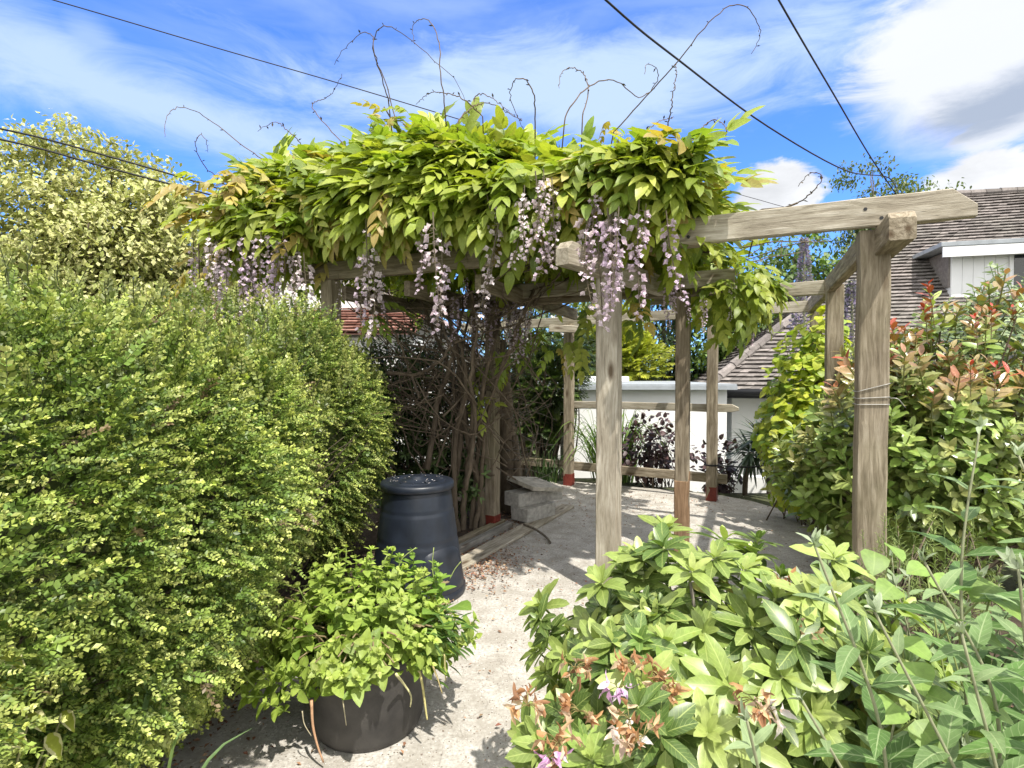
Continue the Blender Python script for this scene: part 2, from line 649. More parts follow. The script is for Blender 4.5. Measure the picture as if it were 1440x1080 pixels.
def concrete_mat():
    m, h, b, out = new_mat('terrace concrete')
    geo = h.n('ShaderNodeNewGeometry')
    p = geo.outputs['Position']
    big = h.noise(p, 0.9, 5.0, 0.6)
    med = h.noise(p, 6.0, 6.0, 0.65)
    fine = h.noise(p, 55.0, 5.0, 0.7)
    grit = h.n('ShaderNodeTexVoronoi')
    grit.inputs['Scale'].default_value = 85.0
    h.link(p, grit.inputs['Vector'])
    c = h.ramp(fine, [(0.30, (.27, .25, .22)), (0.5, (.48, .455, .415)), (0.70, (.68, .66, .615))])
    c = h.mix(h.ramp(med, [(0.40, 0.75), (0.60, 0.0)]), c, (.30, .275, .235))
    c = h.mix(h.ramp(big, [(0.40, 0.0), (0.70, 0.5)]), c, (.36, .34, .30))
    # loose stones, dark and pale
    sp = h.n('ShaderNodeSeparateColor')
    h.link(grit.outputs['Color'], sp.inputs[0])
    st = h.math('MULTIPLY', h.ramp(grit.outputs['Distance'], [(0.18, 1.0), (0.34, 0.0)]), h.math('GREATER_THAN', sp.outputs[0], 0.70))
    stc = h.ramp(sp.outputs[1], [(0.0, (.10, .08, .06)), (0.45, (.26, .20, .15)), (0.7, (.62, .6, .56)), (1.0, (.75, .73, .7))])
    c = h.mix(st, c, stc)
    # hairline cracks
    vo = h.n('ShaderNodeTexVoronoi', feature='DISTANCE_TO_EDGE')
    vo.inputs['Scale'].default_value = 0.8
    wv = h.n('ShaderNodeVectorMath', operation='ADD')
    nz = h.n('ShaderNodeTexNoise')
    nz.inputs['Scale'].default_value = 3.0
    nz.inputs['Detail'].default_value = 5.0
    h.link(p, nz.inputs['Vector'])
    h.link(p, wv.inputs[0])
    h.link(nz.outputs['Color'], wv.inputs[1])
    h.link(wv.outputs[0], vo.inputs['Vector'])
    cr = h.ramp(vo.outputs['Distance'], [(0.002, 0.28), (0.008, 0.0)])
    c = h.mix(cr, c, (.10, .085, .065))
    h.link(c, b.inputs['Base Color'])
    b.inputs['Roughness'].default_value = 0.92
    b.inputs['Specular IOR Level'].default_value = 0.2
    hh = h.math('ADD', h.math('ADD', h.math('MULTIPLY', fine, 0.8), h.math('MULTIPLY', st, 0.5)), h.math('MULTIPLY', med, 0.9))
    bump(h, b, hh, 0.7, 0.012)
    return m


def attr_mat(name, rough=0.8, transl=0.0, spec=0.3):
    return leaf_mat(name, transl, rough, 0.0, spec=spec)


def tile_mat(name, base, alt, moss=(.16, .16, .11)):
    m, h, b, out = new_mat(name)
    at = h.n('ShaderNodeAttribute', attribute_name='Col')
    geo = h.n('ShaderNodeNewGeometry')
    n1 = h.noise(geo.outputs['Position'], 1.2, 4.0)
    n2 = h.noise(geo.outputs['Position'], 14.0, 5.0, .7)
    sp = h.n('ShaderNodeSeparateColor')
    h.link(at.outputs['Color'], sp.inputs[0])
    c = h.ramp(sp.outputs[0], [(0.0, base), (1.0, alt)])
    c = h.mix(h.ramp(n1, [(0.45, 0.0), (0.7, 0.6)]), c, moss)
    c = h.mix(h.ramp(n2, [(0.35, 0.5), (0.6, 0.0)]), c, tuple(x * .45 for x in base))
    h.link(c, b.inputs['Base Color'])
    b.inputs['Roughness'].default_value = 0.9
    bump(h, b, n2, 0.5, 0.01)
    return m


M_WOOD = wood_mat('weathered timber')
M_WOOD_PALE = wood_mat('pale weathered timber', (.22, .19, .145), (.42, .38, .305), (.60, .56, .48), 0.10)
M_WOOD_GREY = wood_mat('silvered board', (.13, .125, .115), (.27, .26, .24), (.42, .41, .38), 0.05)
M_WOOD_DARK = wood_mat('dark stained board', (.025, .022, .02), (.06, .055, .05), (.11, .10, .095), 0.15)
M_WOOD_WARM = wood_mat('newer brown timber', (.13, .08, .045), (.27, .175, .105), (.38, .26, .165), 0.05)
M_RED = plain_mat('red oxide paint', (.20, .035, .022), 0.6, 0.45, 18.0, 0.3)
M_BARK = bark_mat('brown bark', (.075, .056, .038), (.185, .145, .10))
M_BARK_GREY = bark_mat('grey bark', (.10, .09, .075), (.26, .23, .19))
M_STEM = attr_mat('green stem', 0.6)
M_CONC = concrete_mat()
M_BLOCK = plain_mat('concrete block', (.52, .50, .46), 0.95, 0.45, 22.0, 0.8, dist=.008)
M_SLAB = plain_mat('lichened paving slab', (.56, .52, .44), 0.95, 0.5, 16.0, 0.7, dist=.008)
M_PLASTIC = plain_mat('dark blue black plastic', (.017, .023, .036), 0.40, 0.35, 7.0, 0.10, col2=(.009, .012, .019), spec=0.5)
M_POT = plain_mat('dark grey plastic pot', (.075, .070, .064), 0.62, 0.3, 7.0, 0.25, col2=(.034, .032, .031))
M_SOIL = plain_mat('bare soil', (.10, .07, .048), 0.98, 0.6, 14.0, 0.9, dist=.02)
M_GROUND = plain_mat('rough garden ground', (.075, .085, .035), 0.98, 0.5, 3.0, 0.8, dist=.03)
M_WHITE = plain_mat('white render', (.80, .80, .79), 0.85, 0.06, 2.0, 0.25)
M_WHITEP = plain_mat('white paint', (.78, .79, .80), 0.5, 0.06, 4.0, 0.0)
M_LEAD = plain_mat('lead grey sheet', (.34, .37, .40), 0.55, 0.25, 5.0, 0.1)
M_BLACKP = plain_mat('black plastic gutter', (.018, .019, .022), 0.45, 0.2, 5.0, 0.0)
M_GLASS = plain_mat('dark window glass', (.02, .025, .03), 0.06, 0.2, 1.0, 0.0, spec=0.8)
M_CABLE = plain_mat('black cable', (.012, .012, .014), 0.6, 0.2, 5.0, 0.0)
M_WIRE = plain_mat('galvanised wire', (.45, .44, .41), 0.45, 0.3, 30.0, 0.0, metallic=0.6)
M_TILE = tile_mat('weathered brown roof tile', (.12, .105, .10), (.30, .265, .25), (.22, .21, .185))
M_TILER = tile_mat('red clay roof tile', (.22, .10, .075), (.38, .20, .16), (.28, .14, .10))
L_HEDGE = leaf_mat('small hedge leaf', 0.24, 0.42, spec=0.35, tint=(1.05, 1.12, .6))
L_WIST = leaf_mat('wisteria leaflet', 0.42, 0.42, 0.25, (.40, .52, .14), tint=(1.15, 1.2, .4))
L_FLOWER = leaf_mat('faded lilac petal', 0.35, 0.7, 0.0, spec=0.3, tint=(1.0, .92, 1.0))
L_RHODO = leaf_mat('rhododendron leaf', 0.24, 0.36, 0.6, (.42, .50, .16), spec=0.5)
L_BUD = leaf_mat('grey green felted leaf', 0.22, 0.55, 0.8, (.30, .38, .19), spec=0.25, tint=(1., 1.15, .6))
L_POT = leaf_mat('soft green leaf', 0.32, 0.48, 0.3, (.34, .46, .14))
L_PHOT = leaf_mat('glossy leaf', 0.2, 0.28, 0.4, (.34, .34, .12), spec=0.6)
L_GOLD = leaf_mat('golden leaf', 0.35, 0.45, 0.2, (.5, .5, .1))
L_DARK = leaf_mat('dark evergreen leaf', 0.15, 0.45, spec=0.4)
L_TREE = leaf_mat('tree leaf', 0.3, 0.5)
L_VARI = leaf_mat('cream edged leaf', 0.25, 0.5, tint=(1., 1.05, .65), edge=(.64, .61, .34))
L_STRAP = leaf_mat('strap leaf', 0.25, 0.4)
L_LITTER = attr_mat('dry fallen leaf', 0.9, 0.0)

# ------------------------------------------------------------------ ground, terrace, soil


def sstep(a, b, x):
    t = np.clip((np.asarray(x, float) - a) / (b - a), 0, 1)
    return t * t * (3 - 2 * t)


def terrain_z(x, y):
    edge = 8.35 - 1.1 * sstep(1.2, 3.2, x) - 1.6 * sstep(2.6, 3.8, x) * 0
    f = sstep(0.0, 1.3, y - edge)
    return -0.02 - 1.0 * f


def build_ground():
    xs = np.concatenate([np.linspace(-260, -14, 14), np.linspace(-12, 16, 75), np.linspace(18, 260, 14)])
    ys = np.concatenate([np.linspace(-60, -4, 8), np.linspace(-3, 18, 64), np.linspace(20, 420, 18)])
    X, Y = np.meshgrid(xs, ys, indexing='ij')
    Z = terrain_z(X, Y) + 0.0 * X
    V = np.stack([X, Y, Z], -1).reshape(-1, 3)
    n = len(ys)
    F = [(i * n + j, (i + 1) * n + j, (i + 1) * n + j + 1, i * n + j + 1) for i in range(len(xs) - 1) for j in range(n - 1)]
    mb = MB(); mb.add(faces_t(V, F))
    tag(mb.build('ground', M_GROUND), kind='structure')


build_ground()


def sheet(name, outline, z, mat, sub=None):
    """flat sheet with a slightly uneven outline"""
    bm = bmesh.new()
    vs = [bm.verts.new((x, y, z)) for x, y in outline]
    bm.faces.new(vs)
    me = bpy.data.meshes.new(name)
    bm.to_mesh(me); bm.free()
    me.materials.append(mat)
    o = bpy.data.objects.new(name, me)
    COL.objects.link(o)
    return tag(o, kind='structure')


def rough_outline(pts, seed, amp=0.03, step=0.12):
    rs = np.random.RandomState(seed)
    out = []
    n = len(pts)
    for i in range(n):
        a, b = np.array(pts[i], float), np.array(pts[(i + 1) % n], float)
        k = max(1, int(np.linalg.norm(b - a) / step))
        for t in range(k):
            p = a + (b - a) * t / k
            if k > 1 and t:
                p = p + rs.normal(size=2) * amp * 0.5
            out.append((p[0], p[1]))
    return out


def build_terrace():
    """concrete slab with a real edge where the garden drops away behind it"""
    pts = [(-3.2, -2.5), (3.4, -2.5), (3.6, 5.2), (3.25, 6.1), (3.0, 6.75), (2.75, 7.05), (2.2, 7.35), (1.2, 7.85), (0.3, 8.15), (-3.2, 8.3)]
    out = rough_outline(pts, 3, 0.02, 0.2)
    top = [(x, y, 0.0) for x, y in out]
    bot = [(x, y, -0.35) for x, y in out]
    n = len(out)
    V = top + bot
    F = [tuple(range(n))] + [(i, i + n, (i + 1) % n + n, (i + 1) % n) for i in range(n)]
    mb = MB(); mb.add(faces_t(V, F))
    tag(mb.build('terrace', M_CONC, smooth=False), kind='structure')


build_terrace()
sheet('soil_bed', rough_outline([(-3.1, -1.0), (-1.62, 0.4), (-1.50, 2.2), (-1.36, 3.3), (-1.05, 3.9), (-0.62, 4.5), (-0.42, 5.1), (-0.2, 5.6), (0.05, 6.1), (-0.1, 8.1), (-3.1, 8.2)], 5, 0.06, 0.1), 0.006, M_SOIL)
sheet('border_soil', rough_outline([(0.45, 0.2), (3.3, 0.2), (3.4, 5.0), (3.05, 5.1), (2.65, 4.0), (2.0, 2.9), (1.3, 2.2), (0.5, 1.8), (0.35, 1.2)], 6, 0.06, 0.1), 0.006, M_SOIL)


def build_litter():
    rs = np.random.RandomState(11)
    mb = MB()
    lf = small_leaf(0.55, 0.5)
    P = []
    # drift along the foot of the hedge, round the bin, beside the planks, and thinly over the slab
    n = 2600
    t = rs.rand(n)
    path = spline([(-1.5, 0.8), (-1.45, 2.2), (-1.25, 3.3), (-0.7, 4.35), (-0.35, 4.9), (0.0, 5.6), (0.1, 6.3)], 60)
    i = (t * (len(path) - 1)).astype(int)
    P.append(np.c_[path[i] + rs.normal(size=(n, 2)) * np.array((0.13, 0.12))])
    n = 1500
    P.append(np.c_[rs.normal(-0.28, 0.22, n), rs.normal(4.5, 0.3, n)])
    n = 700
    P.append(np.c_[rs.uniform(-1.2, 2.6, n), rs.uniform(1.6, 7.4, n)])
    n = 500
    P.append(np.c_[rs.normal(1.0, 0.9, n), rs.normal(6.6, 0.5, n)])
    P = np.concatenate(P)
    n = len(P)
    pos = np.c_[P, 0.010 + rs.rand(n) * 0.012]
    d = nrm(np.c_[rs.normal(size=(n, 2)), rs.normal(size=n) * .15])
    up = nrm(np.c_[rs.normal(size=(n, 2)) * .35, np.ones(n)])
    mb.scatter(lf, pos, d, up, rs.uniform(0.012, 0.034, n), pal(rs, n, [(.18, .09, .05), (.28, .16, .09), (.12, .07, .045), (.36, .25, .15), (.24, .10, .07)], .3))
    tag(mb.build('leaf_litter', L_LITTER), kind='stuff')
    # pale gravel crumbs and grit on the slab
    mb = MB()
    n = 2600
    pos = np.c_[rs.uniform(-1.3, 3.0, n), 1.4 + 6.0 * rs.rand(n) ** 1.6, np.full(n, 0.002)]
    g = box_t(1, .8, .6, bev=0.18)
    d = rnd_dirs(rs, n); d[:, 2] *= .2
    mb.scatter(g, pos, d, np.tile((0, 0, 1.0), (n, 1)), rs.uniform(.003, .010, n), pal(rs, n, [(.55, .52, .47), (.3, .25, .2), (.16, .12, .1), (.66, .64, .6)], .2))
    tag(mb.build('loose_grit', L_LITTER), kind='stuff')


build_litter()

# ------------------------------------------------------------------ pergola


def beam(name, p0, p1, hgt, thk, parent, mat, ch0=0.0, ch1=0.0, up=(0, 0, 1), seed=0, point1=False, step=0.14, ch_len=1.0):
    rs = np.random.RandomState(seed + 101)
    p0 = np.asarray(p0, float); p1 = np.asarray(p1, float)
    x = nrm(p1 - p0)
    up = np.asarray(up, float)
    y = nrm(np.cross(up, x))
    z = np.cross(x, y)
    L = float(np.linalg.norm(p1 - p0))
    c = 0.006
    def sect(xx, zt, zb):
        h = [(-thk / 2, zb + c), (-thk / 2 + c, zb), (thk / 2 - c, zb), (thk / 2, zb + c), (thk / 2, zt - c), (thk / 2 - c, zt), (-thk / 2 + c, zt), (-thk / 2, zt - c)]
        return [(xx, a, b) for a, b in h]
    st = []
    if ch0 > 0:
        st += [(0, hgt / 2 - ch0, -hgt / 2), (ch0 * ch_len, hgt / 2, -hgt / 2)]
    else:
        st += [(0, hgt / 2, -hgt / 2)]
    a = st[-1][0]
    b = L - (ch1 * ch_len if ch1 > 0 else 0)
    k = max(1, int((b - a) / step))
    for i in range(1, k + 1):
        st.append((a + (b - a) * i / k, hgt / 2, -hgt / 2))
    if ch1 > 0:
        if point1:
            st.append((L, hgt / 2 - ch1, -hgt / 2 + ch1 * 0.4))
        else:
            st.append((L, hgt / 2 - ch1, -hgt / 2))
    V = []
    oy = oz = 0.0
    for i, (xx, zt, zb) in enumerate(st):
        oy = oy * .7 + rs.normal() * 0.0012
        oz = oz * .7 + rs.normal() * 0.0012
        w = rs.normal(size=(8, 2)) * 0.0010
        for q, (X, Y, Z) in enumerate(sect(xx, zt, zb)):
            V.append((X, Y + oy + w[q, 0], Z + oz + w[q, 1]))
    F = []
    n = len(st)
    for i in range(n - 1):
        for j in range(8):
            F.append((i * 8 + j, (i + 1) * 8 + j, (i + 1) * 8 + (j + 1) % 8, i * 8 + (j + 1) % 8))
    F.append(tuple(range(8)))
    F.append(tuple((n - 1) * 8 + j for j in range(8))[::-1])
    me = bpy.data.meshes.new(name)
    me.from_pydata([tuple(v) for v in V], [], F)
    bm = bmesh.new(); bm.from_mesh(me)
    bmesh.ops.recalc_face_normals(bm, faces=bm.faces)
    bm.to_mesh(me); bm.free()
    me.update()
    me.materials.append(mat)
    o = bpy.data.objects.new(name, me)
    COL.objects.link(o)
    off = root_loc(parent) if parent is not None else np.zeros(3)
    o.parent = parent
    M = Matrix(((x[0], y[0], z[0], p0[0] - off[0]), (x[1], y[1], z[1], p0[1] - off[1]), (x[2], y[2], z[2], p0[2] - off[2]), (0, 0, 0, 1)))
    o.matrix_basis = M
    return o


U = np.array((0.9115, -0.4113, 0.0))        # along the front beam, to the right
Vd = np.array((0.4113, 0.9115, 0.0))        # into the garden
P_FRONT = np.array((0.705, 3.93, 0))
P_RIGHT = np.array((2.175, 3.275, 0))
P_MID = np.array((1.49, 4.72, 0))
P_RREAR = np.array((2.80, 4.70, 0))
P_FAR = np.array((3.48, 6.20, 0))
P_LEFT = np.array((-0.205, 5.62, 0))
P_BACK1 = np.array((0.815, 7.72, 0))
P_BACK2 = np.array((2.515, 6.78, 0))
P_FLEFT = np.array((-1.66, 4.98, 0))


def vpost(parent, p, h, w, yaw_dir, mat, red=0.0, seed=0):
    y = nrm(np.asarray(yaw_dir, float))
    o = beam('post', (p[0], p[1], 0.0), (p[0], p[1], h), w, w, parent, mat, up=tuple(-np.array((-y[1], y[0], 0))), seed=seed)
    if red > 0:
        mb = MB()
        a = math.atan2(y[1], y[0])
        mb.add(box_t(w + .006, w + .006, red, rotz(a), (p[0], p[1], red / 2 - 0.001), 0.004))
        b = mb.build('painted_base', M_RED, parent, smooth=False)
        b.parent = o
        b.matrix_basis = o.matrix_basis.inverted()
    return o


def build_pergola():
    root = thing('pergola', 'weathered grey timber pergola of square posts and beams carrying the wisteria', 'pergola', (0.7, 4.9, 0.0))
    vpost(root, P_FRONT, 2.445, 0.155, U, M_WOOD_PALE, seed=1)
    vpost(root, P_RIGHT, 2.448, 0.155, U, M_WOOD, seed=2)
    mid = vpost(root, P_MID, 2.30, 0.115, U, M_WOOD, seed=3)
    rep = beam('spliced_foot', P_MID + (0, 0, -.002), P_MID + (0, 0, .74), .121, .121, root, M_WOOD_WARM, 0, .05, up=(U[1], -U[0], 0), seed=33, ch_len=1.6)
    mb_ = rep.matrix_basis.copy()
    rep.parent = mid
    rep.matrix_basis = mid.matrix_basis.inverted() @ mb_
    rep['label'] = 'newer reddish brown spliced foot of the post'
    vpost(root, P_RREAR, 2.36, 0.13, U, M_WOOD, seed=4)
    vpost(root, P_FAR, 2.30, 0.12, U, M_WOOD, seed=5)
    vpost(root, P_LEFT, 2.28, 0.12, (.86, -.5, 0), M_WOOD, 0.13, seed=6)
    vpost(root, P_BACK1, 2.30, 0.12, (.8746, -.4848, 0), M_WOOD, 0.17, seed=7)
    vpost(root, P_BACK2, 2.30, 0.12, (.8746, -.4848, 0), M_WOOD, 0.18, seed=8)
    vpost(root, P_FLEFT, 2.445, 0.13, U, M_WOOD, seed=9)
    # long front beam in two lengths, the right one lapped in front of the left
    f0 = -U * 2.9
    zf = 2.53
    fl = Vd * -0.02
    beam('beam', P_FRONT + U * -3.05 + fl + (0, 0, zf), P_FRONT + U * 0.62 + fl + (0, 0, zf), .165, .065, root, M_WOOD, seed=20)
    beam('beam', P_FRONT + U * 0.38 + Vd * -.090 + (0, 0, zf + .012), P_FRONT + U * 2.07 + Vd * -.090 + (0, 0, zf + .012), .168, .065, root, M_WOOD_PALE, 0, .10, seed=21, ch_len=1.1)
    # side beam past the front post, running towards the middle post
    s0 = np.array((0.315, 3.42, 2.36)); s1 = np.array((1.475, 4.98, 2.36))
    dd = nrm(s1 - s0)
    beam('side_beam', s0, s1, .155, .095, root, M_WOOD_PALE, .05, 0, seed=22)
    beam('side_beam', s1 + (-.0, 0.0, -.002) - dd * -0.003, P_BACK2 + (-.10, 0.1, 2.30), .135, .08, root, M_WOOD, seed=23)
    # right-hand side beam, front end clear of the post on its near side
    r0 = P_RIGHT + U * .055 + Vd * -.46
    r1 = P_RREAR + U * -.03
    beam('side_beam', r0 + (0, 0, 2.375), P_RIGHT + U * 0.055 + Vd * 0.078 + (0, 0, 2.375), .155, .12, root, M_WOOD, .04, 0, seed=24, ch_len=1.0)
    beam('side_beam', P_RIGHT + U * -.04 + Vd * 0.080 + (0, 0, 2.372), P_FAR + Vd * .12 + U * -.05 + (0, 0, 2.372), .14, .065, root, M_WOOD, seed=25)
    # cross beams
    beam('cross_beam', P_MID + U * -1.9 + Vd * -.10 + (0, 0, 2.392), P_MID + U * .42 + Vd * -.10 + (0, 0, 2.392), .135, .06, root, M_WOOD_PALE, seed=26)
    q1 = P_RREAR + U * -.01 + Vd * .16
    beam('cross_beam', q1 + (0, 0, 2.37) - U * 1.6 + Vd * .12, q1 + (0, 0, 2.37), .125, .06, root, M_WOOD_PALE, seed=27)
    bx = nrm(P_BACK2 - P_BACK1)
    by = np.array((-bx[1], bx[0], 0))
    beam('cross_beam', P_BACK1 - bx * 1.9 + by * .092 + (0, 0, 2.33), P_BACK2 + bx * 1.05 + by * .092 + (0, 0, 2.385), .13, .06, root, M_WOOD_PALE, seed=28)
    beam('cross_beam', P_LEFT - U * 1.5 + Vd * -.09 + (0, 0, 2.34), P_LEFT + U * 2.3 + Vd * -.09 + (0, 0, 2.34), .13, .06, root, M_WOOD, seed=29)
    beam('cap_block', P_BACK1 + np.array((-.30, -.13, 2.23)), P_BACK1 + np.array((.14, -.13, 2.21)), .10, .08, root, M_WOOD_PALE, .02, 0, seed=30)
    for k, t in enumerate((-2.5, -1.8, -1.1)):
        a = P_FRONT + U * t + Vd * 0.05 + (0, 0, 2.34)
        beam('rafter', a, a + Vd * 2.6, .13, .055, root, M_WOOD, seed=31 + k)
    for q, dr in ((P_FRONT + U * .46 + Vd * -.124 + (0, 0, 2.575), -Vd), (P_FRONT + U * .56 + Vd * -.124 + (0, 0, 2.50), -Vd), (P_RIGHT + U * -.06 + Vd * -.124 + (0, 0, 2.56), -Vd), (P_RIGHT + U * .02 + Vd * -.124 + (0, 0, 2.50), -Vd)):
        m = MB(); m.add(tube_t([q + dr * -.004, q + dr * .009], .011, 6))
        m.build('bolt', M_BLACKP, root, smooth=False)
    # rails along the back, set on the far face of the posts
    off = by * .085
    beam('rail', P_BACK1 - bx * .95 + off + (0, 0, .27), P_BACK2 + bx * .17 + off + (0, 0, .265), .12, .045, root, M_WOOD, seed=40)
    beam('rail', P_BACK1 + bx * -.02 + off + (0, 0, 1.15), P_BACK2 + bx * .30 + off + (0, 0, 1.165), .10, .045, root, M_WOOD_PALE, 0, .04, seed=41, point1=True, ch_len=2.0)
    return root


build_pergola()


def build_tie_wire():
    """wire wound round the right-hand post"""
    w = .155 / 2 + .004
    mb = MB()
    for z0, tilt, off in ((1.515, .05, 0), (1.455, .012, 0), (1.415, .004, 0)):
        pts = []
        for j in range(5):
            sx = [(-1, -1), (1, -1), (1, 1), (-1, 1), (-1, -1)][j]
            p = P_RIGHT + U * w * sx[0] + Vd * w * sx[1]
            pts.append((p[0], p[1], z0 + tilt * (sx[0] * .5)))
        dense = []
        for a, b in zip(pts[:-1], pts[1:]):
            for t in np.linspace(0, 1, 6, endpoint=False):
                dense.append(np.array(a) * (1 - t) + np.array(b) * t)
        mb.add(tube_t(dense, .0028, 6))
    pts = spline([P_RIGHT + U * w - Vd * w + (0, 0, 1.455), P_RIGHT + U * .12 - Vd * .09 + (0, 0, 1.45), P_RIGHT + U * .16 - Vd * .07 + (0, 0, 1.40)], 10)
    mb.add(tube_t(pts, .0025, 6))
    o = mb.build('tie_wire', M_WIRE, origin=tuple(P_RIGHT + (0, 0, 1.45)))
    tag(o, 'loops of pale wire wound round the right-hand pergola post', 'wire')
    # dark tie line from the back post to the spiky plant
    a = P_BACK2 + (0.06, -.05, .45)
    b = np.array((3.35, 7.0, .40))
    m2 = MB()
    m2.add(tube_t(spline([a, (a + b) / 2 + (0, 0, -.02), b], 12), .011, 6))
    for z in (.45, .455):
        pts = [P_BACK2 + np.array((math.cos(t) * .09, math.sin(t) * .09, z)) for t in np.linspace(0, 2 * math.pi, 14)]
        m2.add(tube_t(pts, .009, 5))
    tag(m2.build('tie_rope', M_CABLE, origin=tuple(a)), 'black tie line from the red footed back post to the spiky plant', 'rope')


build_tie_wire()

# ------------------------------------------------------------------ objects on the terrace


def build_bin():
    c = np.array((-0.695, 3.96, 0.0))
    root = thing('compost_bin', 'tapered blue black plastic compost bin standing between hedge and planks', 'compost bin', c)
    prof = [(.0, .0), (.345, .0), (.352, .01), (.352, .045), (.340, .06), (.338, .10)]
    R = lambda z: .338 - .098 * (z - .08) / .70
    for z in np.linspace(.12, .72, 50):
        r = R(z)
        if abs(z - .40) < .014 or abs(z - .62) < .014:
            r -= .003
        prof.append((r, z))
    prof += [(R(.735), .735), (R(.75) - .004, .76), (R(.76) - .012, .775), (.0, .776)]
    mb = MB()
    mb.add(lathe_t(prof, 64, c))
    body = mb.build('body', M_PLASTIC, root)
    # hatch low on the right front, with a rounded head
    mb = MB()
    V, F = [], []
    m, nz = 15, 11
    ac, aw = math.radians(-42), math.radians(33)
    for i in range(m):
        s = -1 + 2 * i / (m - 1)
        top = .12 + .26 * (0.72 + .28 * math.sqrt(max(0, 1 - s * s)))
        for j in range(nz):
            z = .055 + (top - .055) * j / (nz - 1)
            e = .016 if (0 < i < m - 1 and 0 < j < nz - 1) else -.002
            if 2 < j < nz - 2 and 2 < i < m - 3 and (j % 3 == 0):
                e = .010
            a = ac + aw * s
            r = R(z) + e
            V.append(c + np.array((r * math.cos(a), r * math.sin(a), z)))
    for i in range(m - 1):
        for j in range(nz - 1):
            F.append((i * nz + j, (i + 1) * nz + j, (i + 1) * nz + j + 1, i * nz + j + 1))
    mb.add(faces_t(V, F))
    mb.build('hatch', M_PLASTIC, root)
    mb = MB()
    lid = [(.20, .762), (.262, .764), (.268, .772), (.268, .80), (.260, .812), (.225, .818), (.215, .812), (.20, .812), (.192, .822), (.15, .825), (.14, .818), (.12, .818), (.11, .826), (.055, .83), (.05, .845), (.0, .847)]
    mb.add(lathe_t(lid, 64, c))
    for k in range(12):
        a = k * math.pi / 6
        mb.add(box_t(.035, .012, .008, rotz(a), c + np.array((.17 * math.cos(a), .17 * math.sin(a), .827)), .002))
    lo = mb.build('lid', M_PLASTIC, root)
    rs = np.random.RandomState(4)
    n = 45
    r = .22 * np.sqrt(rs.rand(n)); a = rs.rand(n) * 6.28
    mb = MB()
    mb.scatter(small_leaf(.6, .3), np.c_[c[0] + r * np.cos(a), c[1] + r * np.sin(a), np.full(n, .832)], np.c_[rs.normal(size=(n, 2)), np.zeros(n)], np.tile((0, 0, 1.), (n, 1)), rs.uniform(.006, .016, n), pal(rs, n, [(.7, .66, .66), (.5, .42, .34), (.75, .7, .74)], .1))
    tag(mb.build('fallen_petals', L_LITTER, origin=tuple(c + (0, 0, .83))), 'pale petals and bits scattered on top of the compost bin lid', 'petals', kind='stuff')


build_bin()

POT = np.array((-0.66, 2.47, 0.0))


def build_pot():
    root = thing('planter_pot', 'wide dark grey plastic tub holding the leafy green plant', 'plant pot', POT)
    mb = MB()
    mb.add(lathe_t([(0, 0), (.215, 0), (.232, .006), (.243, .03), (.262, .17), (.281, .30), (.284, .345), (.297, .35), (.299, .38), (.290, .387), (.276, .382), (.270, .34), (.262, .33), (.0, .335)], 72, POT))
    mb.build('tub', M_POT, root)
    mb = MB()
    rs = np.random.RandomState(2)
    V = [POT + np.array((0, 0, .345))]
    for i in range(1, 7):
        for j in range(24):
            a = j * math.pi / 12
            r = .268 * i / 6
            V.append(POT + np.array((r * math.cos(a), r * math.sin(a), .342 + rs.normal() * .006)))
    F = [(0, 1 + j, 1 + (j + 1) % 24) for j in range(24)]
    for i in range(5):
        for j in range(24):
            F.append((1 + i * 24 + j, 1 + (i + 1) * 24 + j, 1 + (i + 1) * 24 + (j + 1) % 24, 1 + i * 24 + (j + 1) % 24))
    mb.add(faces_t(V, F))
    mb.build('compost', M_SOIL, root)


build_pot()


